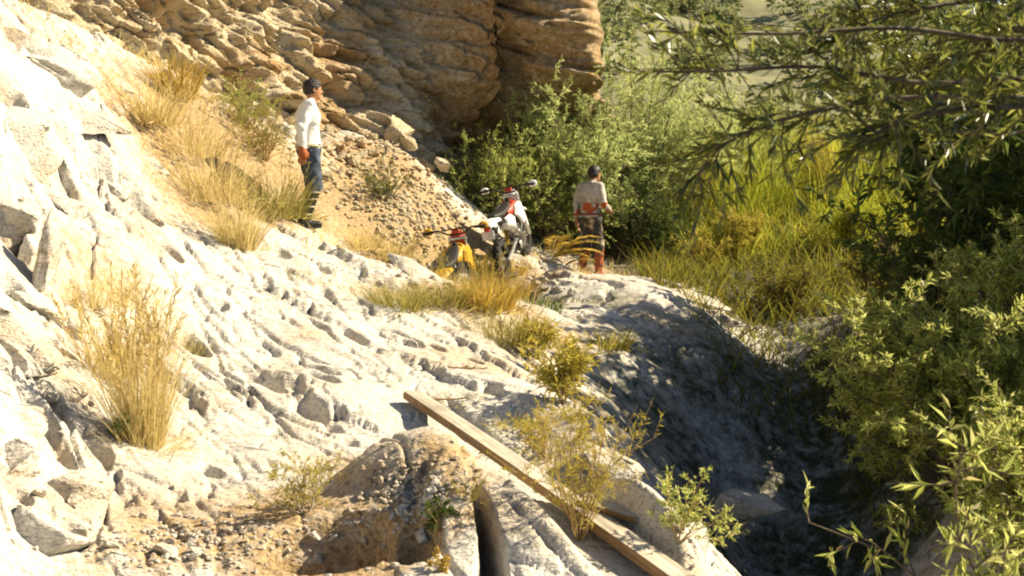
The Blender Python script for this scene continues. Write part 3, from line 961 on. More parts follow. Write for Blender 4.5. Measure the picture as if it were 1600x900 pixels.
clump('grass_tuft', 'golden grass blades low in front of the rear wheel', 'grass tuft', B(800, 425), .4, .2, 220, .010, 'gold_grass', 34, .4, .4, 3, (0, 0, 0), GT)

SH = 'small shrubs on the rock slope'
bush('shrub', 'yellow twiggy shrub rooted at the dark hollow below the mound', 'shrub', B(478, 800), .34, .9, 16, 9, 12, .022, .007, 'weed', 'pale_stem', 41, group=SH, r0=.005)
bush('shrub', 'feathery yellow green shrub growing over the long board', 'shrub', B(905, 845), .80, .26, 22, 9, 11, .040, .006, 'weed', 'dry_stem', 42, group=SH, r0=.004, twl=.22)
bush('shrub', 'thin yellow weed standing upslope of the shrub on the board', 'shrub', B(855, 720), .42, .5, 12, 9, 12, .026, .008, 'weed', 'dry_stem', 43, group=SH, r0=.004)
bush('shrub', 'tall yellow broad leaved weed at the ravine edge', 'shrub', B(880, 632), .46, .38, 14, 8, 8, .075, .018, 'weed', 'dry_stem', 44, group=SH, r0=.006)
bush('shrub', 'yellow leafy weed on the crest above the ravine edge', 'shrub', B(838, 560), .42, .45, 12, 8, 8, .065, .016, 'weed', 'dry_stem', 45, group=SH, r0=.006)
bush('shrub', 'small green plant in the cleft of the rubble mound', 'shrub', B(688, 848), .17, .6, 9, 5, 7, .03, .013, 'green', 'dry_stem', 46, group=SH, r0=.003)
bush('shrub', 'tiny red tinged plant at the bottom of the mound cleft', 'shrub', B(690, 890), .10, .7, 7, 5, 6, .022, .010, 'gold_grass', 'dry_stem', 47, group=SH, r0=.003)
bush('shrub', 'green shrub low on the shaded side of the slab', 'shrub', B(1060, 850), .34, .6, 12, 8, 10, .03, .011, 'bush_leaf', 'dry_stem', 48, group=SH, r0=.004)
bush('shrub', 'dark scrubby bush on the scree behind the standing man', 'shrub', B(600, 315), .62, .9, 16, 9, 10, .035, .014, 'dark_leaf', 'bark', 49, group=SH, r0=.008)
bush('shrub', 'small dark bush at the top of the scree near the cave', 'shrub', B(690, 275), .42, .9, 12, 7, 9, .03, .012, 'dark_leaf', 'bark', 50, group=SH, r0=.006)
bush('shrub', 'olive green shrub in the gully left of the standing man', 'shrub', B(415, 250), .85, .8, 22, 9, 12, .045, .012, 'olive_grass', 'dry_stem', 51, group=SH, r0=.008)
bush('shrub', 'pale olive shrub above the head of the standing man', 'shrub', B(385, 205), .7, .8, 18, 9, 12, .045, .012, 'tamarisk', 'dry_stem', 52, group=SH, r0=.008)
bush('shrub', 'dark green sprig on the slab by the tallest grass', 'shrub', B(205, 690), .22, 1.0, 9, 6, 9, .03, .010, 'green', 'dry_stem', 53, lean=(-.8, 0, 0), group=SH, r0=.004)

# golden fern left of the second man
def fern(base, label, h, fronds, seed):
    r = np.random.default_rng(seed)
    root = empty('fern', base)
    for k_ in range(fronds):
        an = math.radians(r.uniform(-60, 80)) + (math.pi if r.random() < .25 else 0)
        st = grow((0, 0, 0), (math.cos(an), math.sin(an) * .5, 1.1), h * r.uniform(.7, 1.1), 10, .05, -.13, r)
        tt_ = np.repeat(np.linspace(.15, 1, 30), 2)
        q, e = along(st, tt_)
        sd = norm(np.cross(e, [0, 0, 1.]))
        sg = np.tile([1, -1], 30)[:, None]
        V_, T_ = leaf_cloud(q, sd * sg + e * .5, .24 * h * np.sin(np.clip(tt_ * 3.0, .3, 3.0)) + .02, .016 * h, r=r)
        ln, lq = tubes([(st, .006, .002)], 3)
        link('frond', mesh_np('frond', np.concatenate([V_, ln]), quads=lq + len(V_), tris=T_, smooth=False), M['gold_grass'], root)
    tag(root, label, 'fern', 'ferns by the second man')
fern(tuple(at(858, 17.4, -.02)), 'golden arching fern between the white motorcycle and the second man', .95, 8, 61)
fern(tuple(at(880, 17.6, -.02)), 'smaller golden fern at the boots of the second man', .5, 5, 62)

# ------------------------------------------------------------------ green thicket under the overhang
TH = 'bushes below the overhang'
bush('bush', 'round green bush directly behind the white motorcycle', 'bush', tuple(at(790, 18.9, -.05)), 1.75, .75, 34, 13, 20, .065, .018, 'tamarisk', 'bark', 71, group=TH, r0=.014)
bush('bush', 'dense green bush between the motorcycle and the second man', 'bush', tuple(at(860, 19.0, -.05)), 1.8, .6, 30, 13, 20, .065, .018, 'tamarisk', 'bark', 72, group=TH, r0=.014)
bush('bush', 'dark green bush close behind the second man', 'bush', tuple(at(965, 19.6, -.05)), 1.7, .6, 32, 12, 20, .07, .020, 'green', 'bark', 73, group=TH, r0=.014)
bush('bush', 'tall pale feathery bush reaching up over the cave mouth', 'bush', tuple(at(895, 19.5, -.05)), 2.7, .38, 34, 18, 34, .10, .017, 'tamarisk2', 'bark', 74, group=TH, wander=.1, r0=.016)
bush('bush', 'tallest feathery bush right of the cave', 'bush', tuple(at(1000, 20.4, -.05)), 3.3, .42, 34, 18, 34, .10, .017, 'tamarisk2', 'bark', 75, group=TH, wander=.1, r0=.016)
bush('bush', 'feathery green bush at the right end of the thicket', 'bush', tuple(at(1065, 21.2, -.05)), 2.7, .5, 30, 16, 30, .10, .017, 'tamarisk2', 'bark', 76, group=TH, wander=.12, r0=.016)
bush('bush', 'low green bush at the left edge of the thicket below the cave', 'bush', tuple(at(745, 18.9, -.05)), 1.25, .9, 24, 11, 18, .06, .017, 'tamarisk', 'bark', 77, group=TH, r0=.012)
bush('bush', 'dark low bush on the bank right of the second man', 'bush', tuple(at(1030, 19.6, -.05)), 1.0, .8, 24, 11, 18, .065, .019, 'green', 'bark', 78, group=TH, r0=.012)

# ------------------------------------------------------------------ right bank: grass, reeds, bushes
def scatter_blades(name, regions, mat, seed):
    r = np.random.default_rng(seed)
    bs, ds, Ls, Ws, Bs = [], [], [], [], []
    for (x0, x1, y0, y1, n_, h0, h1, w, sp, bd) in regions:
        x = r.uniform(x0, x1, n_)
        y = r.uniform(y0, y1, n_)
        dn = perlin(x * .9, y * .9, x * 0, seed) + .4 * perlin(x * 3, y * 3, x * 0, seed + 1)
        ok = r.uniform(0, 1, n_) < np.clip(.55 + 1.3 * dn, .08, 1)
        x, y = x[ok], y[ok]
        z = np.array([G(a_, b_) for a_, b_ in zip(x, y)])
        bs.append(np.stack([x, y, z - .03], -1))
        d = r.normal(size=(len(x), 3)) * sp
        d[:, 2] = 1
        ds.append(d)
        Ls.append(r.uniform(h0, h1, len(x)) * (1 + .4 * dn[ok]))
        Ws.append(np.full(len(x), w) * r.uniform(.6, 1.3, len(x)))
        Bs.append(np.full(len(x), bd) * r.uniform(.2, 1.4, len(x)))
    V_, Q_, T_ = blade_cloud(np.concatenate(bs), np.concatenate(ds), np.concatenate(Ls), np.concatenate(Ws), np.concatenate(Bs), 3, r)
    return link(name, mesh_np(name, V_, Q_, T_, smooth=False), M[mat])

o = scatter_blades('reed_bed', [(2.6, 11, 20.0, 25, 15000, .7, 2.3, .014, .20, .3), (3.0, 10, 18.2, 21.5, 7000, .4, 1.2, .013, .28, .5)], 'reed', 81)
o['kind'] = 'stuff'
tag(o, 'tall sunlit yellow reeds standing along the right bank', 'reeds')
o = scatter_blades('bank_grass', [(2.0, 6.5, 15.5, 20.5, 7000, .25, .8, .020, .35, .6), (2.2, 8.5, 12.0, 17.0, 7000, .25, .75, .018, .4, .6), (3.2, 6.5, 5.5, 12, 4000, .2, .55, .014, .4, .6)], 'bank_grass', 82)
o['kind'] = 'stuff'
tag(o, 'brown and green grass covering the right bank', 'grass')
o = scatter_blades('dry_ground_grass', [(-5.5, -1.6, 12.2, 16.6, 2600, .10, .40, .009, .45, .5), (-2.2, .2, 10.6, 14.0, 1500, .08, .28, .007, .5, .5), (-.6, 1.0, 10.6, 17.5, 1500, .08, .3, .008, .5, .5), (0, 2.6, 17.2, 20, 1200, .1, .35, .010, .4, .5)], 'dry_grass', 83)
o['kind'] = 'stuff'
tag(o, 'thin straw grass growing in the gully and along the crest', 'grass')

RB = 'bushes on the right bank'
def rb(px, d, top, **kw):
    """height of a bush that stands in column px and tops out at pixel row top"""
    p = at(px, d, -.05)
    return tuple(p), (P(px, top, d)[2] - p[2])
def right_bush(px, d, top, label, spread, stems, twigs, lpt, L, W, mat, seed, **kw):
    b_, h_ = rb(px, d, top)
    bush('bush', label, 'bush', b_, h_ * .86, spread, stems, twigs, lpt, L, W, mat, 'bark', seed, group=RB, r0=.014, **kw)
right_bush(1580, 7.6, 375, 'large pale leaved bush overhanging the ravine', .42, 34, 16, 34, .058, .016, 'bush_leaf', 91, twl=.26, low=.42, lean=(-.36, 0, 0))
right_bush(1530, 8.0, 395, 'rounded pale leaved bush at the lip of the ravine', .40, 26, 15, 34, .058, .016, 'bush_leaf', 90, twl=.26, low=.5, lean=(-.34, 0, 0))
right_bush(1690, 8.0, 270, 'tall pale leaved bush under the dark branches at the right edge', .34, 30, 16, 34, .058, .016, 'bush_leaf', 92, twl=.26, low=.4, lean=(-.26, 0, 0))
right_bush(1680, 6.2, 560, 'leafy bush low at the right edge above the black hollow', .42, 26, 14, 28, .052, .015, 'bush_leaf', 93, twl=.32, low=.35, lean=(-.3, 0, 0))
right_bush(1735, 5.4, 700, 'lowest leafy bush in the bottom right corner', .42, 20, 12, 26, .045, .014, 'bush_leaf', 94, twl=.35, low=.3, lean=(-.2, 0, 0))
right_bush(1510, 8.3, 540, 'small bush reaching out over the ravine with a bare pale branch', .35, 14, 11, 24, .058, .016, 'bush_leaf', 95, twl=.30, low=.5, lean=(-.85, 0, 0))
right_bush(1500, 10.4, 200, 'dark green bush behind the pale leaved bushes', .30, 28, 14, 18, .10, .03, 'green', 96, twl=.26)
right_bush(1440, 11.8, 290, 'brownish bush at the top of the ravine wall', .4, 22, 12, 18, .08, .02, 'bank_grass', 97, twl=.3)
right_bush(1650, 5.5, 505, 'long leaved plant at the right edge', .40, 12, 9, 9, .11, .022, 'bush_leaf', 98, twl=.25, lean=(-.3, 0, 0))
right_bush(1230, 16.0, 395, 'yellow green bush on the bank below the reeds', .6, 18, 9, 12, .07, .018, 'bank_grass', 99)
right_bush(1100, 18.0, 350, 'yellow tipped bush on the bank right of the thicket', .7, 22, 10, 14, .07, .018, 'weed', 100)
RX = 'feathery bushes among the reeds'
for px, d, h_, lb, mt_, sd in ((1085, 20.6, 1.9, 'yellow green feathery bush at the left end of the reeds', 'weed', 111), (1180, 22.0, 2.2, 'pale green feathery bush standing among the reeds', 'tamarisk', 112), (1290, 21.0, 1.7, 'bright yellow bush in the middle of the reeds', 'weed', 113),
                               (1390, 21.5, 1.9, 'green bush toward the right of the reeds', 'tamarisk', 114), (1480, 20.5, 1.6, 'yellow bush at the right end of the reeds', 'weed', 115), (1150, 18.6, .9, 'low yellow green bush in front of the reeds', 'weed', 116), (1330, 18.4, .9, 'low golden bush in front of the reeds', 'reed', 117)):
    bush('bush', lb, 'bush', tuple(at(px, d, -.05)), h_, .45, 22, 12, 18, .11, .013, mt_, 'bark', sd, group=RX, r0=.012, wander=.12)
for x_, d, ztop, lb, sd in ((5.0, 7.7, 2.9, 'dark bush added for shade behind the tall pale leaved bush', 101), (5.0, 8.9, 3.6, 'second dark bush of the added shade row on the right bank', 102), (5.1, 10.1, 4.2, 'third dark bush of the added shade row on the right bank', 103),
                            (5.2, 11.3, 4.4, 'fourth dark bush of the added shade row on the right bank', 104), (5.3, 12.5, 4.7, 'fifth dark bush of the added shade row on the right bank', 105), (5.5, 13.6, 4.3, 'last dark bush of the added shade row toward the reeds', 106)):  # row added and sized to shade the ravine, partly out of view
    b_ = (x_, d, G(x_, d) - .05)
    bush('bush', lb, 'bush', b_, (ztop - b_[2]) * .88, .26, 30, 15, 18, .15, .055, 'green', 'bark', sd, group=RB, r0=.016, twl=.22, low=.05)

# scrub on the far hillside, one mass
r = np.random.default_rng(55)
pp, dd = [], []
for k_ in range(420):
    x, y = r.uniform(-5, 60), r.uniform(27, 95)
    i = int(np.clip(np.searchsorted(hy, y), 0, len(hy) - 1))
    j = int(np.clip(np.searchsorted(hx, x), 0, len(hx) - 1))
    z = HZ[i, j]
    rad = r.uniform(.5, 1.4)
    n_ = 130
    q = norm(r.normal(size=(n_, 3))) * rad * r.uniform(.5, 1, (n_, 1)) * [1, 1, .8]
    pp.append(q + [x, y, z + rad * .5])
    dd.append(q + r.normal(size=(n_, 3)) * .4)
V_, T_ = leaf_cloud(np.concatenate(pp), np.concatenate(dd), .42, .2, r=r)
o = link('scrub', mesh_np('scrub', V_, tris=T_, smooth=False), M['scrub'])
o['kind'] = 'stuff'
tag(o, 'pale green scrub on the far hillside', 'scrub')

# ------------------------------------------------------------------ overhanging tree at upper right
def spline(ctrl, n_=24):
    ctrl = np.array(ctrl, float)
    t_ = np.linspace(0, len(ctrl) - 1, n_)
    o_ = np.stack([np.interp(t_, np.arange(len(ctrl)), ctrl[:, k]) for k in range(3)], -1)
    for _ in range(3):
        o_[1:-1] = (o_[:-2] + 2 * o_[1:-1] + o_[2:]) / 4
    return o_

def lance(seed):
    """one long narrow leaf, creased along its middle and curved, 10 triangles"""
    r = np.random.default_rng(seed)
    V_, T_ = [], []
    bend, fold = r.uniform(-.18, .18), r.uniform(.15, .4)
    for i, w in enumerate((0.12, .8, 1.0, .7)):
        t_ = i / 4
        z = bend * t_ * t_
        V_ += [(t_, -w * .075, z + w * .075 * fold), (t_, 0, z), (t_, w * .075, z + w * .075 * fold)]
    V_.append((1, 0, bend))
    for i in range(3):
        a = i * 3
        for j in (0, 1):
            T_ += [(a + j, a + j + 1, a + j + 4), (a + j, a + j + 4, a + j + 3)]
    T_ += [(9, 10, 12), (10, 11, 12)]
    return np.array(V_), np.array(T_)

def tree(label, base, trunk, limbs, seed, L, n_leaf, twig_n, twig_l, single=0, mat='dark_leaf', trunk_r=.11, group=None):
    r = np.random.default_rng(seed)
    root = empty('tree', base)
    root['label'] = label
    root['category'] = 'tree'
    if group:
        root['group'] = group
    b0 = np.array(base)
    V_, Q_ = tubes([(spline(trunk) - b0, trunk_r, trunk_r * .5)], 10)
    link('trunk', mesh_np('trunk', V_, Q_), M['bark'], root)
    pp, dd, twl = [], [], []
    for ctrl, r_, dens in limbs:
        lm = spline(ctrl)
        V_, Q_ = tubes([(lm - b0, r_, r_ * .22)], 6)
        lo = link('limb', mesh_np('limb', V_, Q_), M['bark'], root)
        lines = []
        for k_ in range(int(twig_n * dens)):
            t_ = r.uniform(.12, 1.0)
            q, e = along(lm, np.array([t_]))
            td = e[0] * .9 + r.normal(size=3) * .55
            tw = grow(q[0], td, twig_l * r.uniform(.5, 1.2) * (1.1 - .35 * t_), 5, .16, -.03, r)
            lines.append((tw - b0, r_ * .16 + .0012, .001))
            m_ = int(n_leaf * r.uniform(.7, 1.2))
            q, e = along(tw, np.sort(r.uniform(.12, 1.0, m_)))
            pp.append(q - b0)
            dd.append(e * 1.0 + r.normal(size=(m_, 3)) * .48)
        V_, Q_ = tubes(lines, 4)
        tw_ = link('twigs', mesh_np('twigs', V_, Q_), M['bark'], lo)
        tw_['kind'] = 'stuff'
    pp, dd = np.concatenate(pp), norm(np.concatenate(dd))
    n_ = len(pp)
    side = norm(np.cross(dd, r.normal(size=(n_, 3))))
    up = np.cross(side, dd)
    Ls = L * r.uniform(.6, 1.25, n_)
    protos = [lance(300 + i) for i in range(6)]
    # nearest leaves inside the view are leaves of their own
    wp = pp + b0
    inview = (np.abs(wp[:, 0] / wp[:, 1]) < .45) & ((CAM_Z - wp[:, 2]) / wp[:, 1] > -.2) & (wp[:, 1] > 1)
    order = np.argsort(np.where(inview, -Ls / np.maximum(wp[:, 1], .5), 1))
    alone = set(order[:single].tolist())
    if single:
        lm_ = []
        for v, f in protos:
            q = mesh_np('leaf', v, tris=f, smooth=False)
            q.materials.append(M[mat + '_one'])
            lm_.append(q)
        for k_ in alone:
            o = link('leaf', lm_[k_ % 6], None, root)
            mt = Matrix((dd[k_], side[k_], up[k_])).transposed().to_4x4()
            o.matrix_local = Matrix.Translation(Vector(pp[k_])) @ mt @ Matrix.Scale(Ls[k_], 4)
    keep = np.array([k_ for k_ in range(n_) if k_ not in alone])
    if single:
        VV, TT, c_ = [], [], 0
        for i in range(6):
            sel = keep[keep % 6 == i]
            v, f = protos[i]
            W_ = pp[sel][:, None] + Ls[sel][:, None, None] * (v[None, :, 0:1] * dd[sel][:, None] + v[None, :, 1:2] * side[sel][:, None] + v[None, :, 2:3] * up[sel][:, None])
            VV.append(W_.reshape(-1, 3))
            TT.append((f[None] + (np.arange(len(sel)) * len(v))[:, None, None]).reshape(-1, 3) + c_)
            c_ += len(sel) * len(v)
        V_, T_ = np.concatenate(VV), np.concatenate(TT)
    else:
        V_, T_ = leaf_cloud(pp, dd, Ls, Ls * .2, r=r)
    cr = link('crown', mesh_np('crown', V_, tris=T_, smooth=False), M[mat], root)
    cr['kind'] = 'stuff'
    return root

# leaves that are objects of their own vary by object
m, t, b = nodes('dark_narrow_leaf_single')
oi = t.nodes.new('ShaderNodeObjectInfo')
c = ramp(t, oi.outputs['Random'], [(0, (.015, .035, .006)), (.5, (.045, .08, .012)), (.8, (.14, .18, .025)), (1, (.40, .40, .10))])
t.links.new(c, b.inputs['Base Color'])
b.inputs['Roughness'].default_value = .36
M['dark_leaf_one'] = m

tb = (3.5, 4.6, G(3.5 if 3.5 / 4.6 < .71 else 3.2, 4.6))
tb = (2.75, 4.1, G(2.75, 4.1) - .1)
D_ = 4.7
trunk = [tb, (2.8, 4.1, 1.2), (2.65, 4.1, 2.2), (2.75, 4.05, 2.9), (2.85, 4.0, 3.4)]
limbs = [
    ([(2.70, 4.08, 2.5), P(1600, 70, 4.04), P(1400, 40, 3.96), P(1220, 55, 3.87), P(1010, 48, 3.87)], 0.0132, .8),
    ([(2.65, 4.08, 2.2), P(1600, 120, 4.13), P(1440, 135, 4.04), P(1280, 100, 3.96), P(1130, 112, 3.87), P(1000, 112, 3.87)], 0.0132, .9),
    ([(2.65, 4.08, 2.1), P(1580, 150, 4.04), P(1400, 150, 3.96), P(1280, 172, 3.87), P(1190, 195, 3.87), P(1110, 235, 3.87), P(1085, 290, 3.87)], 0.0120, 1.4),
    ([(2.65, 4.08, 2.15), P(1620, 165, 3.96), P(1500, 170, 3.78), P(1410, 185, 3.78), P(1340, 225, 3.78)], 0.0144, 1.5),
    ([(2.70, 4.08, 2.8), P(1620, -10, 4.21), P(1480, 5, 4.13), P(1360, 30, 4.04), P(1290, 95, 3.96)], 0.0132, 1.2),
    ([(2.75, 4.08, 3.0), P(1640, 40, 4.64), P(1540, 60, 4.73), P(1450, 110, 4.73), P(1370, 130, 4.73)], 0.0120, 1.2),
    ([(2.70, 4.08, 2.4), P(1600, 215, 4.47), P(1480, 205, 4.56), P(1330, 205, 4.47), P(1240, 235, 4.39)], 0.0084, .35),
    ([(2.75, 4.05, 2.9), P(1650, -60, 4.3), P(1500, -25, 4.2), P(1380, -5, 4.1), P(1270, 25, 4.0)], 0.0120, 1.2),
    ([(2.75, 4.05, 2.7), P(1640, 20, 4.6), P(1560, 60, 4.7), P(1500, 95, 4.7), P(1430, 90, 4.7)], 0.0120, 1.3),
    ([(2.8, 4.0, 3.1), (2.80, 4.08, 3.5), (3.30, 4.08, 3.6)], 0.0180, .8), ([(2.8, 4.0, 3.2), (2.6, 3.7, 3.6), (2.3, 3.4, 3.7)], 0.0180, .8),
]
tree('narrow leaved tree hanging its dark branches in from the upper right', tb, trunk, limbs, 5, .062, 22, 32, .32, single=300, trunk_r=.10)

#%%PART3
# ------------------------------------------------------------------ wooden boards and sticks
def wood_material(name, c1, c2):
    m, t, b = nodes(name)
    tc = t.nodes.new('ShaderNodeTexCoord')
    mp = t.nodes.new('ShaderNodeMapping')
    mp.inputs['Scale'].default_value = (1.2, 26, 26)
    t.links.new(tc.outputs['Object'], mp.inputs[0])
    n1 = noise_n(t, mp.outputs[0], 1.6, 5, .6, .6)
    n2 = noise_n(t, tc.outputs['Object'], 3.5, 3, .6)
    c = ramp(t, n1, [(.3, tuple(.55 * v for v in c1)), (.48, c1), (.7, c2)])
    c = mixc(t, mathn(t, 'MULTIPLY', ramp(t, n2, [(.42, (0, 0, 0)), (.66, (1, 1, 1))]), .65), c, tuple(.42 * v for v in c1))
    n3 = noise_n(t, tc.outputs['Object'], 11, 4, .7)
    c = mixc(t, ramp(t, n3, [(.56, (0, 0, 0)), (.68, (.6, .6, .6))]), c, (.30, .28, .25))
    t.links.new(c, b.inputs['Base Color'])
    b.inputs['Roughness'].default_value = .8
    bp = t.nodes.new('ShaderNodeBump')
    bp.inputs['Strength'].default_value = .4
    bp.inputs['Distance'].default_value = .004
    t.links.new(n1, bp.inputs['Height'])
    t.links.new(bp.outputs[0], b.inputs['Normal'])
    return m

M['wood'] = wood_material('weathered_board', (.50, .43, .33), (.66, .60, .49))
M['wood_dark'] = wood_material('brown_stick', (.26, .15, .06), (.36, .22, .09))

def board(label, a, b_, width, thick, side, bow, seed, mat='wood'):
    """plank from a to b; side = direction of its width"""
    r = np.random.default_rng(seed)
    a, b_ = np.array(a, float), np.array(b_, float)
    ax = b_ - a
    ln = np.linalg.norm(ax)
    ax /= ln
    side = np.array(side, float)
    side -= ax * (side @ ax)
    side /= np.linalg.norm(side)
    up = np.cross(ax, side)
    if up[2] < 0:
        up = -up
        side = np.cross(up, ax)
    n_ = 26
    prof = [(0, -thick / 2), (.004, -thick / 2 + .004 - thick * 0), (0, 0)]
    e = .004
    sec = [(-e * 0, e), (e, 0), (width - e, 0), (width, e), (width, thick - e), (width - e, thick), (e, thick), (0, thick - e)]
    V_, Q_ = [], []
    for i in range(n_ + 1):
        t_ = i / n_
        for y, z in sec:
            jx = (r.uniform(-.012, .012) if i in (0, n_) else 0)
            V_.append((t_ * ln + jx, y + .004 * math.sin(3 * t_ + seed), z + bow * math.sin(math.pi * t_) + .003 * r.normal() * 0))
    k = len(sec)
    for i in range(n_):
        for j in range(k):
            Q_.append((i * k + j, i * k + (j + 1) % k, (i + 1) * k + (j + 1) % k, (i + 1) * k + j))
    me = bpy.data.meshes.new('wooden_board')
    me.from_pydata(V_, [], Q_ + [tuple(range(k))[::-1], tuple(n_ * k + j for j in range(k))])
    me.update()
    me.materials.append(M[mat])
    me.materials.append(M['wood_dark'])
    for pl in me.polygons:
        if len(pl.vertices) == 4 and max(me.vertices[i].co.y for i in pl.vertices) < .01:
            pl.material_index = 1
    o = link('wooden_board', me)
    mt = Matrix((ax, side, up)).transposed().to_4x4()
    o.matrix_world = Matrix.Translation(Vector(a)) @ mt
    tag(o, label, 'board')
    return o

board('long pale weathered plank lying down the slab past the mound', PA - (0, 0, .05), PB - (0, 0, .05), PW, .055, PSIDE, .012, 3)
qa, qb = P(900, 806, 5.72), P(992, 836, 5.50)
_t0 = ((qa - PA)[:2] @ _ab) / (_ab @ _ab)
_t1 = ((qb - PA)[:2] @ _ab) / (_ab @ _ab)
qa[2] = PA[2] + (PB[2] - PA[2]) * _t0 + .012
qb[2] = PA[2] + (PB[2] - PA[2]) * _t1 + .012
board('short pale board lying across the lower end of the long plank', qa, qb, .10, .028, (.25, .95, .1), 0, 4)

def stick(label, a, b_, r_, seed):
    r = np.random.default_rng(seed)
    a, b_ = np.array(a), np.array(b_)
    ln = np.linalg.norm(b_ - a)
    pts_ = a[None] + (b_ - a)[None] * np.linspace(0, 1, 9)[:, None] + r.normal(size=(9, 3)) * .012 * ln
    side_tw = grow(pts_[5], (b_ - a) + r.normal(size=3) * .4 * ln, ln * .18, 3, .2, .05, r)
    V_, Q_ = tubes([(pts_ - a, r_, r_ * .6), (side_tw - a, r_ * .5, r_ * .25)], 6)
    o = link('stick', mesh_np('stick', V_, Q_), M['wood_dark'], None, a)
    tag(o, label, 'stick')
for lb, x0, y0, x1, y1, sd in (('thin brown stick crossing the upper part of the long plank', 668, 640, 735, 648, 1), ('short brown stick on the slab right of the long plank', 783, 724, 828, 730, 2), ('thin dark twig on the white slab near the crest', 700, 577, 762, 580, 3)):
    a_, b2 = on(x0, y0), on(x1, y1)
    b2 = at(x1, a_[1] + .05)
    up_ = .06 if sd == 1 else .015
    stick(lb, a_ + (0, 0, up_), b2 + (0, 0, up_), .008, sd)

# ------------------------------------------------------------------ people
def surface_nets(F, org, h):
    s = F < 0
    nx_, ny_, nz_ = F.shape
    cnt = np.zeros((nx_ - 1, ny_ - 1, nz_ - 1), np.float32)
    acc = np.zeros((nx_ - 1, ny_ - 1, nz_ - 1, 3), np.float32)
    cor = [(a, b, c) for a in (0, 1) for b in (0, 1) for c in (0, 1)]
    def sl(A, c):
        return A[c[0]:nx_ - 1 + c[0], c[1]:ny_ - 1 + c[1], c[2]:nz_ - 1 + c[2]]
    for i, c0 in enumerate(cor):
        for c1 in cor[i + 1:]:
            if sum(abs(a - b) for a, b in zip(c0, c1)) != 1:
                continue
            f0, f1 = sl(F, c0), sl(F, c1)
            x = sl(s, c0) != sl(s, c1)
            t_ = np.where(x, f0 / np.where(x, f0 - f1, 1), 0)
            for k_ in range(3):
                acc[..., k_] += np.where(x, c0[k_] + t_ * (c1[k_] - c0[k_]), 0)
            cnt += x
    act = cnt > 0
    idx = np.full(act.shape, -1, np.int64)
    idx[act] = np.arange(act.sum())
    cell = np.argwhere(act)
    V_ = (cell + acc[act] / cnt[act][:, None]) * h + org
    Q_ = []
    for ax in range(3):
        sl0 = [slice(1, -1)] * 3
        sl0[ax] = slice(0, -1)
        sl1 = [slice(1, -1)] * 3
        sl1[ax] = slice(1, None)
        a, b = s[tuple(sl0)], s[tuple(sl1)]
        for sign in (0, 1):
            e = np.argwhere((a & ~b) if sign == 0 else (~a & b))
            if not len(e):
                continue
            c = e.copy()
            o1, o2 = [q for q in range(3) if q != ax]
            c[:, o1] += 1
            c[:, o2] += 1
            def g(d1, d2):
                q = c.copy()
                q[:, o1] += d1
                q[:, o2] += d2
                return idx[q[:, 0], q[:, 1], q[:, 2]]
            quad = np.stack([g(-1, -1), g(0, -1), g(0, 0), g(-1, 0)], -1)
            if (sign == 1) != (ax == 1):
                quad = quad[:, ::-1]
            Q_.append(quad)
    Q_ = np.concatenate(Q_)
    Q_ = Q_[(Q_ >= 0).all(1)]
    return V_, Q_

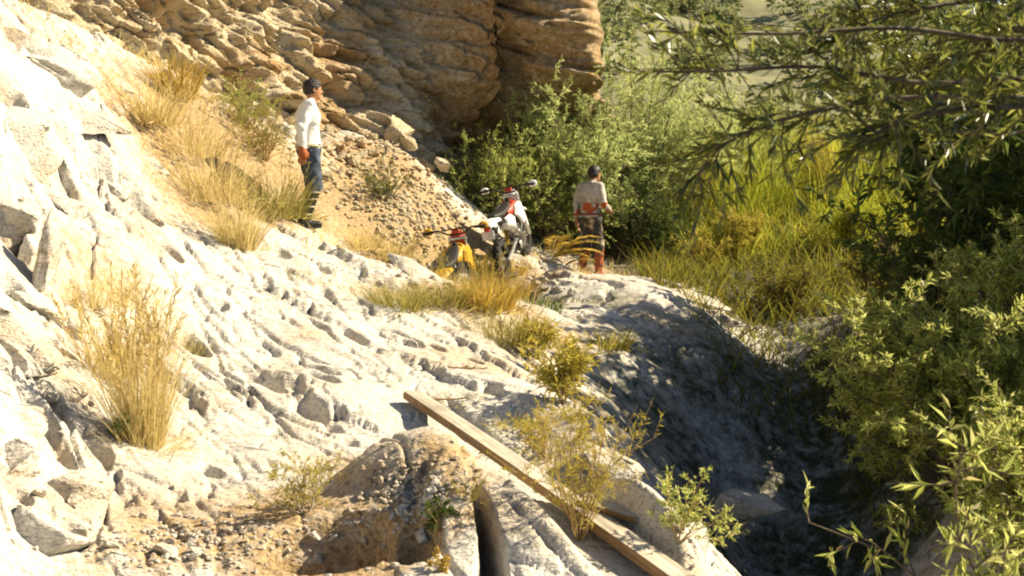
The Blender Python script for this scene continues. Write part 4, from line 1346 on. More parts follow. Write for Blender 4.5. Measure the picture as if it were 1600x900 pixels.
class Field:
    def __init__(self, lo, hi, h):
        self.h = h
        self.lo = np.array(lo, float)
        self.n = np.ceil((np.array(hi) - self.lo) / h).astype(int) + 1
        self.F = np.full(self.n, .2, np.float32)
    def grid(self, lo, hi):
        a = np.clip(((np.array(lo) - self.lo) / self.h).astype(int), 0, self.n - 1)
        b = np.clip(((np.array(hi) - self.lo) / self.h).astype(int) + 2, 1, self.n)
        ax = [self.lo[i] + np.arange(a[i], b[i]) * self.h for i in range(3)]
        return tuple(slice(a[i], b[i]) for i in range(3)), np.stack(np.meshgrid(*ax, indexing='ij'), -1)
    def add(self, d, s, k, cut=False):
        f = self.F[s]
        if cut:
            self.F[s] = np.maximum(f, -d)
            return
        hh = np.clip(.5 + .5 * (f - d) / k, 0, 1)
        self.F[s] = f * (1 - hh) + d * hh - k * hh * (1 - hh)
    def cone(self, a, b, ra, rb, k=.02, sq=(1, 1, 1), cut=False):
        a, b = np.array(a, float), np.array(b, float)
        m = max(ra, rb) + .09
        s, p = self.grid(np.minimum(a, b) - m, np.maximum(a, b) + m)
        ab = b - a
        t_ = np.clip(((p - a) @ ab) / max(ab @ ab, 1e-9), 0, 1)
        q = (p - a - t_[..., None] * ab) / np.array(sq)
        self.add(np.linalg.norm(q, axis=-1) - (ra + (rb - ra) * t_), s, k, cut)
    def ell(self, c, r, k=.02, tilt=0.0, cut=False):
        c, r = np.array(c, float), np.array(r, float)
        s, p = self.grid(c - r.max() - .09, c + r.max() + .09)
        q = p - c
        if tilt:
            ca, sa = math.cos(tilt), math.sin(tilt)
            q = np.stack([q[..., 0] * ca + q[..., 2] * sa, q[..., 1], -q[..., 0] * sa + q[..., 2] * ca], -1)
        l = np.linalg.norm(q / r, axis=-1)
        self.add((l - 1) * r.min() * (1 + .0 * l), s, k, cut)
    def clip_z(self, lo=None, hi=None, slope=0):
        z = self.lo[2] + np.arange(self.n[2]) * self.h
        x = self.lo[0] + np.arange(self.n[0]) * self.h
        if lo is not None:
            self.F = np.maximum(self.F, (lo - z)[None, None, :] + slope * x[:, None, None])
        if hi is not None:
            self.F = np.maximum(self.F, (z - hi)[None, None, :] + slope * x[:, None, None])
    def wrinkle(self, amp, sc, seed, vert=1.0):
        near = np.abs(self.F) < .025
        q = np.argwhere(near) * self.h + self.lo
        self.F[near] += amp * (ridged(q[:, 0] * sc, q[:, 1] * sc, q[:, 2] * sc * vert, 2, seed) - 1.25)
    def mesh(self, name):
        ins = self.F < 0
        sl_ = []
        for ax in range(3):
            w = np.where(ins.any(tuple(k for k in range(3) if k != ax)))[0]
            sl_.append((max(0, w[0] - 2), min(self.n[ax], w[-1] + 3)))
        F_ = self.F[sl_[0][0]:sl_[0][1], sl_[1][0]:sl_[1][1], sl_[2][0]:sl_[2][1]]
        V_, Q_ = surface_nets(F_, self.lo + np.array([k[0] for k in sl_]) * self.h, self.h)
        return mesh_np(name, V_, Q_)

def lerp(a, b, t_):
    return np.array(a) * (1 - t_) + np.array(b) * t_

def hand(F, wrist, d, up, sgn, curl=.5):
    """palm, four fingers and a thumb; d = pointing, up = back of hand"""
    d, up = np.array(d, float), np.array(up, float)
    d /= np.linalg.norm(d)
    up -= d * (up @ d)
    up /= np.linalg.norm(up)
    sd = np.cross(d, up) * sgn
    w = np.array(wrist, float)
    for s_ in (-.026, 0, .026):
        F.cone(w + sd * s_ * .6, w + d * .085 + sd * s_, .017, .015, .012)
    for i, (s_, l_) in enumerate(((-.032, .058), (-.011, .074), (.011, .080), (.032, .070))):
        a = w + d * .085 + sd * s_
        for t_ in (.45, .3, .25):
            dd_ = d * math.cos(curl * (1.0 - t_)) - up * math.sin(curl * (1.3 - t_))
            b = a + dd_ * l_ * t_ * 1.2
            F.cone(a, b, .0095, .0088, .003)
            a = b
    a = w + d * .03 + sd * .03
    b = a + (d * .6 + sd * .6 - up * .35) * .05
    F.cone(a, b, .013, .011, .006)
    F.cone(b, b + (d * .9 + sd * .1 - up * .4) * .035, .0105, .009, .003)

def person(name, label, pose, mats, loc, heading, height=1.76):
    root = empty(name, loc, heading)
    J = pose
    h = .0085
    lo, hi = (-.45, -.45, -.02), (.5, .45, 1.86)
    F = Field(lo, hi, h)
    pel, chest, neck, head = (np.array(J[k_], float) for k_ in ('pelvis', 'chest', 'neck', 'head'))
    def torso(F, g=0.0, neck_too=True):
        F.cone(pel + (0, -.07, 0), pel + (0, .07, 0), .118 + g, .118 + g, .05, (1, 1, 1))
        w_ = lerp(pel, chest, .45)
        F.cone(w_ + (0, -.05, 0), w_ + (0, .05, 0), .108 + g, .108 + g, .08, (.95, 1, 1))
        F.cone(chest + (0, -.085, 0), chest + (0, .085, 0), .118 + g, .118 + g, .08, (1, 1, 1.15))
        sh = lerp(chest, neck, .62)
        F.cone(np.array(J['shr']) * .85 + sh * .15, np.array(J['shl']) * .85 + sh * .15, .062 + g, .062 + g, .05)
    def arm(F, s_, g=0.0, to=1.0):
        a, b, c = (np.array(J[k_ + s_], float) for k_ in ('sh', 'el', 'wr'))
        F.cone(a, b, .056 + g, .043 + g, .03)
        F.cone(b, lerp(b, c, to), .043 + g, .030 + g * .8, .02)
    def leg(F, s_, g=0.0, k0=0.0, k1=1.0, foot=True):
        a, b, c = (np.array(J[k_ + s_], float) for k_ in ('hip', 'kn', 'an'))
        F.cone(a, b, .088 + g, .058 + g, .04)
        cf = lerp(b, c, .35) - np.array([.012, 0, 0])
        F.cone(b, cf, .056 + g, .056 + g, .03)
        F.cone(cf, c, .055 + g, .038 + g, .03)
    # body: one skin surface
    torso(F)
    for s_ in 'lr':
        arm(F, s_)
        leg(F, s_)
        an = np.array(J['an' + s_], float)
        F.cone(an + (-.03, 0, -.04), an + (.15, 0, -.055), .036, .028, .03)
    F.cone(neck - (0, 0, .05), head - (0.005, 0, .06), .058, .052, .02)
    ht = J.get('tilt', 0.0)
    F.ell(head + (0, 0, .025), (.098, .076, .100), .02, ht)
    F.ell(head + (.035, 0, -.035), (.062, .058, .080), .03, ht)
    F.cone(head + (.094, 0, .012), head + (.112, 0, -.022), .010, .014, .012)      # nose
    F.cone(head + (.082, -.028, .026), head + (.082, .028, .026), .012, .012, .014)  # brow
    F.cone(head + (.088, -.014, -.054), head + (.088, .014, -.054), .010, .010, .008)  # lips
    F.ell(head + (.072, 0, -.092), (.026, .03, .022), .02)                           # chin
    for sy_ in (-1, 1):
        F.ell(head + (-.004, sy_ * .078, -.004), (.018, .010, .030), .006)           # ears
        F.ell(head + (.094, sy_ * .030, .006), (.014, .014, .010), .01, cut=True)    # eye sockets
    for s_, sg in (('r', -1), ('l', 1)):
        c, b = np.array(J['wr' + s_], float), np.array(J['el' + s_], float)
        hand(F, c, J.get('hd' + s_, c - b), J.get('hu' + s_, (0, sg, 0)), sg, J.get('curl', .55))
    body = link('body', F.mesh('body'), mats['skin'], root)
    for sy_ in (-1, 1):
        e = head + (.084, sy_ * .030, .007)
        v, f = ICO[2]
        link('eye', mesh_np('eye', v * .0115 + e, tris=f), mats['eye'], body)
    # hair
    F = Field((-.2, -.2, 1.35), (.3, .2, 1.86), .007)
    F.ell(head + (-.008, 0, .040), (.106, .085, .096), .02, ht)
    F.ell(head + (-.045, 0, -.005), (.065, .076, .06), .03, ht)
    F.ell(head + (.115, 0, -.045), (.10, .12, .105), .01, cut=True)
    F.wrinkle(.010, 40, 9)
    link('hair', F.mesh('hair'), mats['hair'], root)
    # shirt
    F = Field(lo, hi, h)
    torso(F, .016)
    for s_ in 'lr':
        arm(F, s_, .014, .93)
    F.cone(neck - (0, 0, .05), neck + (.005, 0, .0), .068, .062, .03)
    F.clip_z(lo=J['hem'], slope=.1)
    F.clip_z(hi=neck[2] + .03, slope=-.35)
    F.wrinkle(.013, 8, 5, .8)
    shirt = link('shirt', F.mesh('shirt'), mats['shirt'], root)
    # trousers
    F = Field(lo, hi, h)
    F.cone(pel + (0, -.07, 0), pel + (0, .07, 0), .128, .128, .05)
    w_ = lerp(pel, chest, .25)
    F.cone(w_ + (0, -.05, 0), w_ + (0, .05, 0), .116, .116, .06)
    for s_ in 'lr':
        leg(F, s_, .018)
    F.clip_z(hi=J['hem'] + .05, lo=J['boot'] - .06)
    F.wrinkle(.014, 9, 6, .8)
    trs = link('trousers', F.mesh('trousers'), mats['trousers'], root)
    # tall boots with straps and soles
    for s_ in 'lr':
        F = Field(lo, hi, .008)
        b, c = np.array(J['kn' + s_], float), np.array(J['an' + s_], float)
        top = lerp(c, b, (J['boot'] - c[2]) / (b[2] - c[2]))
        F.cone(top, lerp(c, top, .35), .078, .066, .03)
        F.cone(lerp(c, top, .35), c, .066, .056, .03)
        F.cone(c + (-.035, 0, -.035), c + (.165, 0, -.045), .050, .042, .03)
        F.clip_z(lo=c[2] - .085, hi=J['boot'])
        bt = link('boot', F.mesh('boot'), mats['boot'], root)
        v, f = ICO[3]
        sv = v.copy()
        sv[:, 0] = np.sign(sv[:, 0]) * np.abs(sv[:, 0]) ** .7
        sv = sv * (.155, .056, .016) + c + (.055, 0, -.083)
        link('sole', mesh_np('sole', sv, tris=f), mats['sole'], bt)
        for t_ in J.get('straps', (.18, .42, .66, .88)):
            q = lerp(c, top, t_)
            rr = .060 + .016 * t_
            an_ = np.linspace(0, 2 * math.pi, 17)
            ln_ = np.stack([q[0] + np.cos(an_) * (rr + .006), q[1] + np.sin(an_) * (rr + .006), np.full(17, q[2])], -1)
            V_, Q_ = tubes([(ln_, .012, .012)], 5)
            link('strap', mesh_np('strap', V_, Q_), mats['strap'], bt)
    for nm, fn in J.get('extra', ()):
        fn(root, mats, J, nm)
    root.scale = (height / 1.76,) * 3
    tag(root, label, 'person', 'motorcyclists')
    return root

def belt(root, mats, J, nm):
    p = np.array(J['pelvis'], float) + (0, 0, J['hem'] - J['pelvis'][2] + .03)
    an_ = np.linspace(0, 2 * math.pi, 33)
    ln_ = np.stack([p[0] + np.cos(an_) * .145, p[1] + np.sin(an_) * .205, np.full(33, p[2])], -1)
    V_, Q_ = tubes([(ln_, .018, .018)], 6)
    link('belt', mesh_np('belt', V_, Q_), mats['strap'], root)

def gloves(root, mats, J, nm):
    F = Field((-.45, -.45, .6), (.2, .0, 1.1), .008)
    w = np.array(J['wrr'], float)
    hand(F, w + (0, 0, .01), (.0, 0, -1), (0, -1, 0), -1, .75)
    F.F -= .009
    F.cone(w + (-.01, 0, .02), w + (0, 0, -.03), .042, .036, .02)
    g = link('glove', F.mesh('glove'), mats['glove'], root)

skin = simple('sunburnt_skin', (.42, .20, .09), .55, var=.15, scale=30)
man1 = dict(pelvis=(0, 0, .94), chest=(-.015, 0, 1.29), neck=(.01, 0, 1.49), head=(.055, 0, 1.63), tilt=.1, hem=.93, boot=.46,
            shr=(-.03, -.19, 1.42), shl=(-.0, .19, 1.42), elr=(-.14, -.24, 1.16), ell=(.02, .25, 1.15), wrr=(-.13, -.24, .91), wrl=(.10, .24, .93),
            hipr=(0, -.09, .92), hipl=(0, .09, .92), knr=(.05, -.11, .50), knl=(.07, .11, .50), anr=(-.09, -.12, .09), anl=(-.02, .12, .09),
            extra=(('belt', belt), ('glove', gloves)))
white_shirt = simple('white_shirt_cotton', (.74, .73, .70), .85, var=.05, scale=8, bump=.15)
jeans = simple('blue_jeans_denim', (.055, .075, .11), .85, var=.55, scale=14, bump=.2)
mats1 = dict(skin=skin, eye=simple('dark_eye', (.02, .015, .01), .2), hair=simple('black_hair', (.016, .012, .009), .5, var=.4, scale=60, bump=.5), shirt=white_shirt, trousers=jeans,
             boot=simple('black_boot_leather', (.022, .024, .02), .45, var=.3), sole=simple('boot_sole_rubber', (.02, .02, .02), .8), strap=simple('pale_strap', (.42, .36, .22), .5), glove=simple('red_brown_glove', (.36, .10, .03), .7, var=.3))
p1 = at(484, 13.4)
person('person', 'man in white long sleeved shirt and blue jeans standing above the slab', man1, mats1, (p1[0], p1[1], p1[2] - .01), math.radians(24), 1.74)

# jersey with red-orange panels
m, t, b = nodes('grey_jersey_with_red_panels')
tc = t.nodes.new('ShaderNodeTexCoord')
sep = t.nodes.new('ShaderNodeSeparateXYZ')
t.links.new(tc.outputs['Object'], sep.inputs[0])
zz = sep.outputs[2]
band = ramp(t, zz, [(.0, (0, 0, 0)), (1.0, (0, 0, 0))])
b1 = mathn(t, 'MULTIPLY', mathn(t, 'GREATER_THAN', zz, .97), mathn(t, 'LESS_THAN', zz, 1.17))
n0 = noise_n(t, tc.outputs['Object'], 5.5, 1, .5)
b1 = mathn(t, 'MULTIPLY', b1, mathn(t, 'GREATER_THAN', n0, .53))
nz = noise_n(t, tc.outputs['Object'], 7, 3, .6)
grey = ramp(t, nz, [(.35, (.30, .27, .22)), (.65, (.52, .48, .42))])
c = mixc(t, b1, grey, (.40, .08, .02))
t.links.new(c, b.inputs['Base Color'])
b.inputs['Roughness'].default_value = .85
jersey = m
m, t, b = nodes('patched_riding_trousers')
tc = t.nodes.new('ShaderNodeTexCoord')
nz = noise_n(t, tc.outputs['Object'], 6, 2, .5)
c = ramp(t, nz, [(.42, (.03, .03, .025)), (.54, (.05, .045, .035)), (.58, (.22, .15, .08)), (.66, (.42, .36, .28))])
t.links.new(c, b.inputs['Base Color'])
b.inputs['Roughness'].default_value = .8
mats2 = dict(mats1, shirt=jersey, trousers=m, boot=simple('red_brown_boot_leather', (.34, .085, .025), .5, var=.4), strap=simple('brown_strap', (.16, .06, .03), .5), glove=mats1['glove'])
man2 = dict(pelvis=(0, 0, .94), chest=(.01, 0, 1.29), neck=(.03, 0, 1.49), head=(.085, -.01, 1.62), tilt=.2, hem=.96, boot=.47,
            shr=(.02, -.19, 1.41), shl=(.0, .19, 1.42), elr=(.02, -.27, 1.14), ell=(-.05, .26, 1.15), wrr=(.22, -.20, 1.05), wrl=(-.03, .27, .90),
            hipr=(0, -.09, .92), hipl=(0, .09, .92), knr=(.10, -.10, .51), knl=(.02, .10, .50), anr=(.08, -.11, .09), anl=(-.10, .11, .09),
            straps=(.3, .7), extra=(('belt', belt),))
p2 = at(922, 18.2)
person('person', 'man in grey jersey with red panels walking beside the green thicket', man2, mats2, (p2[0], p2[1], p2[2] - .01), math.radians(40), 1.80)
# strap of a bag over the back is part of his jersey print

# ------------------------------------------------------------------ motorcycles
class MB:
    def __init__(self):
        self.v, self.f = [], []
    def add(self, V_, F_):
        k_ = len(self.v)
        self.v += [tuple(map(float, p)) for p in V_]
        self.f += [tuple(int(i) + k_ for i in q) for q in F_]
        return self
    def tube(self, pts_, r_, n_=10, r1=None, smooth=True):
        p = np.array(pts_, float)
        if smooth and len(p) > 2:
            p = spline(p, 6 * len(p))
        V_, Q_ = tubes([(p, r_, r_ if r1 is None else r1)], n_)
        m_ = len(p)
        return self.add(V_, list(map(tuple, Q_)) + [tuple(range(n_))[::-1], tuple(range((m_ - 1) * n_, m_ * n_))])
    def box(self, c, s, rot=None, bev=.006):
        c, s = np.array(c, float), np.array(s, float) / 2
        V_, F_ = [], []
        b = min(bev, s.min() * .4)
        import bmesh
        bm = bmesh.new()
        bmesh.ops.create_cube(bm, size=2)
        for q in bm.verts:
            q.co = Vector((q.co.x * s[0], q.co.y * s[1], q.co.z * s[2]))
        bmesh.ops.bevel(bm, geom=bm.edges[:], offset=b, segments=2, affect='EDGES', profile=.5)
        bm.verts.index_update()
        R = Matrix.Rotation(rot[1], 3, 'Y') @ Matrix.Rotation(rot[0], 3, 'X') @ Matrix.Rotation(rot[2], 3, 'Z') if rot else Matrix.Identity(3)
        V_ = [np.array(R @ q.co) + c for q in bm.verts]
        F_ = [[w.index for w in q.verts] for q in bm.faces]
        bm.free()
        return self.add(V_, F_)
    def lathe(self, prof, c, n_=24, axis='y'):
        """prof: (radius, offset along axis)"""
        c = np.array(c, float)
        V_, F_ = [], []
        m_ = len(prof)
        for i in range(n_):
            a = 2 * math.pi * i / n_
            for r_, o_ in prof:
                q = {'y': (r_ * math.cos(a), o_, r_ * math.sin(a)), 'x': (o_, r_ * math.cos(a), r_ * math.sin(a)), 'z': (r_ * math.cos(a), r_ * math.sin(a), o_)}[axis]
                V_.append(c + q)
        for i in range(n_):
            for j in range(m_ - 1):
                F_.append((i * m_ + j, i * m_ + j + 1, ((i + 1) % n_) * m_ + j + 1, ((i + 1) % n_) * m_ + j))
        return self.add(V_, F_)
    def loft(self, secs, ex=.7, n_=16, half=False):
        """secs: (x, z, half width, half height)"""
        V_, F_ = [], []
        for x, z, w, h_ in secs:
            for i in range(n_):
                a = 2 * math.pi * i / n_
                ca, sa = math.cos(a), math.sin(a)
                V_.append((x, math.copysign(abs(ca) ** ex, ca) * w, z + math.copysign(abs(sa) ** ex, sa) * h_))
        m_ = len(secs)
        for i in range(m_ - 1):
            for j in range(n_):
                F_.append((i * n_ + j, i * n_ + (j + 1) % n_, (i + 1) * n_ + (j + 1) % n_, (i + 1) * n_ + j))
        F_ += [tuple(range(n_))[::-1], tuple(range((m_ - 1) * n_, m_ * n_))]
        return self.add(V_, F_)
    def arch(self, pts_, w, th, drop):
        """fender: strip along pts (x,z), half width w, sides turned down"""
        p = np.array(pts_, float)
        q = np.stack([p[:, 0], p[:, 0] * 0, p[:, 1]], -1)
        q = spline(q, 20)
        V_, F_ = [], []
        for i, c in enumerate(q):
            t_ = i / 19
            ww = w * (.75 + .4 * math.sin(math.pi * min(1, t_ * 1.1)))
            for y, z in ((-1, -drop), (-.75, -drop * .2), (0, 0), (.75, -drop * .2), (1, -drop)):
                V_.append((c[0], y * ww, c[2] + z))
            for y, z in ((1, -drop), (.75, -drop * .2), (0, 0), (-.75, -drop * .2), (-1, -drop)):
                V_.append((c[0], y * ww * .94, c[2] + z - th))
        for i in range(19):
            for j in range(10):
                F_.append((i * 10 + j, i * 10 + (j + 1) % 10, (i + 1) * 10 + (j + 1) % 10, (i + 1) * 10 + j))
        F_ += [tuple(range(10))[::-1], tuple(range(190, 200))]
        return self.add(V_, F_)
    def plate(self, poly, y0, y1, taper=1.0):
        """side panel: outline (x,z) between y0 and y1"""
        n_ = len(poly)
        c = np.mean(poly, 0)
        V_ = [(x, y0, z) for x, z in poly] + [(c[0] + (x - c[0]) * taper, y1, c[1] + (z - c[1]) * taper) for x, z in poly]
        F_ = [tuple(range(n_)), tuple(range(2 * n_ - 1, n_ - 1, -1))] + [(i, n_ + i, n_ + (i + 1) % n_, (i + 1) % n_) for i in range(n_)]
        if y1 > y0:
            F_ = [q[::-1] for q in F_]
        return self.add(V_, F_)
    def build(self, name, mat, parent, sharp=40):
        me = bpy.data.meshes.new(name)
        me.from_pydata(self.v, [], self.f)
        me.polygons.foreach_set('use_smooth', np.ones(len(me.polygons), dtype=bool))
        me.set_sharp_from_angle(angle=math.radians(sharp))
        me.update()
        return link(name, me, mat, parent)

def motorcycle(label, loc, heading, pitch, leanang, C, seed):
    root = empty('motorcycle', loc)
    root.rotation_mode = 'QUATERNION'
    root.rotation_quaternion = (Matrix.Rotation(heading, 3, 'Z') @ Matrix.Rotation(-pitch, 3, 'Y') @ Matrix.Rotation(leanang, 3, 'X')).to_quaternion()
    RA, FA = np.array((-.70, 0, .315)), np.array((.76, 0, .335))
    for ax, R_, w in ((RA, .315, .058), (FA, .335, .045)):
        wh = empty('wheel')
        wh.parent = root
        rt = R_ - w - .012
        prof = [(rt + w * math.cos(a) * 1.0, w * math.sin(a)) for a in np.linspace(-math.pi, math.pi, 15)]
        tb_ = MB().lathe(prof, ax, 40)
        for i in range(34):
            a = 2 * math.pi * i / 34
            for y in ((-w * .62, w * .62) if i % 2 else (-w * .2, w * .2)):
                rr = rt + math.sqrt(max(0, w * w - y * y)) + .004
                tb_.box(ax + (rr * math.cos(a), y, rr * math.sin(a)), (.02, .028, .026), (0, -a, 0), .003)
        tb_.build('tyre', C['tyre'], wh)
        MB().lathe([(rt - w * .55, -.03), (rt - w * .35, -.032), (rt - w * .65, -.012), (rt - w * .65, .012), (rt - w * .35, .032), (rt - w * .55, .03), (rt - w * .85, .01), (rt - w * .85, -.01), (rt - w * .55, -.03)], ax, 40).build('rim', C['alu'], wh)
        sp_ = MB()
        for i in range(28):
            a = 2 * math.pi * i / 28
            a2 = a + (.35 if i % 2 else -.35)
            y = .03 if i % 4 < 2 else -.03
            sp_.tube([ax + (.035 * math.cos(a2), y, .035 * math.sin(a2)), ax + ((rt - w * .7) * math.cos(a), 0, (rt - w * .7) * math.sin(a))], .0022, 4, smooth=False)
        sp_.build('spokes', C['alu'], wh)
        MB().lathe([(.0, -.06), (.035, -.06), (.042, -.035), (.03, -.02), (.03, .02), (.042, .035), (.035, .06), (0, .06)], ax, 20).build('hub', C['alu'], wh)
        MB().lathe([(.07, .062), (.12, .062), (.12, .066), (.07, .066), (.07, .062)], ax, 28).build('brake_disc', C['steel'], wh)
    # frame
    f = MB()
    f.tube([(.44, 0, .93), (.30, 0, .86), (.0, 0, .80), (-.16, 0, .66), (-.14, 0, .40)], .022)
    f.tube([(.44, 0, .88), (.36, 0, .62), (.30, 0, .34)], .020)
    for s_ in (-1, 1):
        f.tube([(.30, 0, .36), (.22, s_ * .09, .27), (-.02, s_ * .10, .26), (-.14, s_ * .09, .40)], .016)
        f.tube([(-.06, s_ * .07, .78), (-.45, s_ * .09, .83), (-.72, s_ * .07, .88)], .013)
        f.tube([(-.14, s_ * .08, .50), (-.58, s_ * .09, .82)], .012)
    f.build('frame', C['frame'], root)
    f = MB()
    for s_ in (-1, 1):
        f.tube([(-.12, s_ * .085, .42), (-.40, s_ * .105, .37), (-.72, s_ * .10, .315)], .024, 8)
    f.tube([(-.12, -.09, .42), (-.12, .09, .42)], .026)
    f.build('swingarm', C['alu'], root)
    f = MB().tube([(-.20, 0, .42), (-.24, 0, .74)], .018)
    a = np.linspace(0, 14 * math.pi, 90)
    f.tube(np.stack([-.205 - .03 * a / a[-1] + .035 * np.cos(a), .035 * np.sin(a), .46 + .24 * a / a[-1]], -1), .006, 5, smooth=False)
    f.build('shock', C['spring'], root)
    # forks, triple clamp
    for s_ in (-1, 1):
        f = MB().tube([(.765, s_ * .095, .33), (.64, s_ * .095, .62)], .029).tube([(.66, s_ * .095, .58), (.455, s_ * .095, 1.02)], .020)
        fk = f.build('fork_leg', C['alu'], root)
        MB().tube([(.70, s_ * .095, .48), (.60, s_ * .095, .71)], .034, 12).build('fork_guard', C['body'], fk)
    MB().box((.475, 0, .985), (.07, .25, .03), (0, .42, 0)).box((.52, 0, .86), (.075, .25, .035), (0, .42, 0)).build('triple_clamp', C['alu'], root)
    # handlebar
    hb = MB().tube([(.36, -.41, 1.13), (.40, -.22, 1.145), (.45, -.09, 1.05), (.45, .09, 1.05), (.40, .22, 1.145), (.36, .41, 1.13)], .0125).tube([(.415, -.18, 1.135), (.415, .18, 1.135)], .009)
    hb = hb.build('handlebar', C['bar'], root)
    for s_ in (-1, 1):
        MB().tube([(.37, s_ * .27, 1.142), (.36, s_ * .42, 1.13)], .0185).build('grip', C['grip'], hb)
        MB().tube([(.40, s_ * .25, 1.14), (.45, s_ * .30, 1.135), (.42, s_ * .42, 1.12)], .007, 6).build('lever', C['alu'], hb)
        MB().loft([(.44, 1.10, .01, .02), (.47, 1.11, .06, .045), (.50, 1.11, .065, .05), (.51, 1.11, .05, .04)], .8, 12).build('hand_guard', C['guard'], hb).location = (-.01, s_ * .37, .01)
    MB().box((.44, 0, 1.10), (.06, .10, .06), None, .02).build('bar_pad', C['pad'], hb)
    # engine
    e = MB().loft([(-.13, .39, .07, .06), (-.10, .39, .105, .10), (.02, .37, .125, .125), (.16, .37, .115, .115), (.23, .38, .07, .07)], .75, 18)
    e.lathe([(0, -.15), (.075, -.15), (.085, -.13), (.085, .13), (.075, .15), (0, .15)], (.06, 0, .36), 24)
    en = e.build('engine', C['engine'], root)
    cy = MB().box((.14, 0, .53), (.12, .12, .16), (0, .15, 0))
    for i in range(7):
        cy.box((.138 + i * .004, 0, .47 + i * .026), (.20 - .004 * i, .20, .008), (0, .15, 0), .002)
    cy.build('cylinder', C['alu'], en)
    MB().lathe([(0, -.155), (.05, -.155), (.06, -.145), (.06, -.14)], (-.02, 0, .36), 20).build('clutch_cover', C['alu'], en)
    ex = MB().tube([(.24, 0, .58), (.36, -.03, .52), (.34, -.10, .36), (.16, -.16, .44), (-.10, -.15, .58), (-.30, -.14, .68)], .021, 10)
    exo = ex.build('exhaust_pipe', C['steel'], root)
    MB().tube([(-.28, -.145, .67), (-.36, -.15, .70), (-.70, -.16, .79), (-.74, -.16, .80)], .047, 14).build('silencer', C['alu'], exo)
    MB().loft([(.40, .66, .02, .14), (.37, .66, .10, .15), (.34, .66, .10, .15), (.32, .66, .02, .14)], .5, 12).build('radiator', C['engine'], root)
    # bodywork
    MB().loft([(.40, .90, .05, .03), (.36, .885, .10, .085), (.26, .865, .135, .115), (.12, .85, .125, .10), (.0, .845, .09, .07), (-.05, .845, .06, .05)], .8, 20).build('fuel_tank', C['tank'], root)
    MB().lathe([(0, .03), (.03, .03), (.034, 0), (.034, -.02)], (.22, 0, .98), 16, 'z').build('fuel_cap', C['grip'], root)
    MB().loft([(.20, .955, .04, .02), (.12, .945, .07, .035), (-.10, .915, .09, .04), (-.40, .915, .105, .045), (-.66, .945, .09, .04), (-.74, .96, .05, .02)], .7, 18).build('seat', C['seat'], root)
    MB().arch([(-.52, .90), (-.72, .945), (-.92, .965), (-1.10, .935)], .10, .012, .05).build('rear_fender', C['body'], root)
    MB().loft([(-1.13, .865, .03, .02), (-1.10, .865, .045, .03), (-1.06, .87, .04, .03)], .6, 10).build('tail_light', C['red'], root)
    MB().box((-1.09, 0, .78), (.012, .17, .12), (0, .2, 0), .004).build('number_plate', C['plate'], root)
    MB().arch([(.28, .80), (.52, .76), (.78, .755), (1.02, .69)], .085, .010, .035).build('front_fender', C['body'], root)
    for s_ in (-1, 1):
        MB().plate([(-.08, .60), (-.04, .78), (-.20, .86), (-.52, .87), (-.46, .70), (-.26, .60)], s_ * .115, s_ * .145, .9).build('side_panel', C['panel'], root)
        MB().plate([(.05, .78), (.10, .91), (.34, .93), (.46, .80), (.42, .60), (.33, .58), (.22, .70)], s_ * .125, s_ * .165, .88).build('radiator_shroud', C['body'], root)
        MB().box((.0, s_ * .19, .33), (.05, .09, .022)).build('foot_peg', C['steel'], root)
    hl = MB().loft([(.47, .95, .06, .08), (.53, .95, .11, .13), (.575, .94, .10, .12), (.585, .94, .08, .10)], .6, 16).build('headlight_mask', C['mask'], root)
    MB().lathe([(.065, 0), (.06, .012), (.03, .022), (0, .025)], (.583, 0, .95), 20, 'x').build('headlight', C['lens'], hl)
    MB().tube([(-.06, .12, .30), (-.10, .26, .10), (-.11, .31, .0)], .012, 8).box((-.11, .31, .0), (.06, .05, .012)).build('side_stand', C['frame'], root)
    ch = MB()
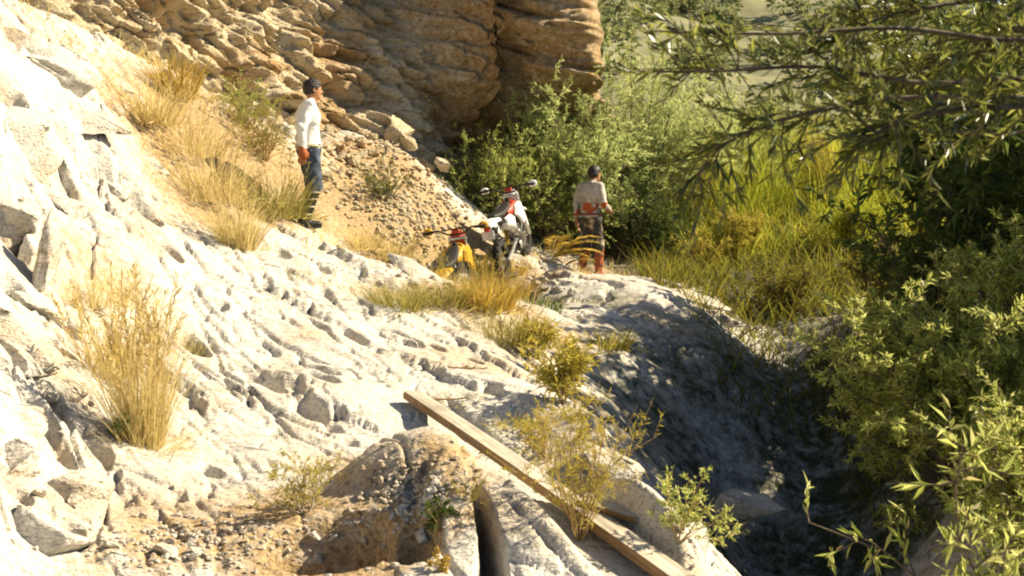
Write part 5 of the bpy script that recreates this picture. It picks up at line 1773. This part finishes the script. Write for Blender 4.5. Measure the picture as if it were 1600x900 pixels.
    for za, zb in ((.40, .365), (.33, .265)):
        ch.tube([(-.09, .11, za), (-.70, .105, zb)], .009, 6, smooth=False)
    ch.build('chain', C['steel'], root)
    tag(root, label, 'motorcycle', 'motorcycles parked on the ledge')
    return root

paint = lambda n_, c: simple(n_, c, .5, var=.28, scale=9, spec=.4)
CM = dict(tyre=simple('knobbly_tyre_rubber', (.018, .017, .015), .85, var=.4), alu=simple('dusty_aluminium', (.55, .54, .50), .38, .8, var=.2), steel=simple('dull_steel', (.36, .34, .31), .35, .9, var=.2), frame=simple('black_frame_paint', (.02, .02, .02), .4),
          engine=simple('dark_engine_casting', (.07, .07, .065), .5, .5, var=.3), grip=simple('black_grip_rubber', (.015, .015, .015), .7), lens=simple('headlight_glass', (.7, .7, .68), .1, spec=.6), red=simple('red_tail_lens', (.45, .02, .01), .2), spring=simple('yellow_spring', (.5, .36, .04), .4))
white_p, red_p, yel_p, blk_p = paint('white_bodywork', (.78, .77, .74)), paint('red_bodywork', (.44, .05, .015)), paint('yellow_bodywork', (.50, .28, .015)), simple('black_seat_vinyl', (.02, .018, .016), .6, var=.3)
CA = dict(CM, body=white_p, tank=red_p, panel=white_p, mask=white_p, seat=blk_p, guard=white_p, pad=red_p, plate=white_p, bar=CM['frame'])
CB = dict(CM, body=yel_p, tank=yel_p, panel=blk_p, mask=red_p, seat=blk_p, guard=yel_p, pad=red_p, plate=blk_p, bar=CM['frame'])

def park(px, d, hd):
    c = np.array([(px - 800) / FPX * d, d])
    f = np.array([math.cos(hd), math.sin(hd)])
    zr, zf_ = G(*(c - f * .70)), G(*(c + f * .76))
    pit = math.atan2(zf_ - zr, 1.46)
    return (c[0], c[1], zr + (zf_ - zr) * .48 + .0), pit
hd = math.radians(77)
l_, pt = park(808, 16.6, hd)
motorcycle('white and red off road motorcycle parked on the ledge', l_, hd, pt, math.radians(-9), CA, 1)
hd = math.radians(84)
l_, pt = park(727, 14.7, hd)
l_ = (l_[0], l_[1], l_[2] - .02)
motorcycle('yellow and red off road motorcycle half hidden below the crest', l_, hd, pt, math.radians(-8), CB, 2)
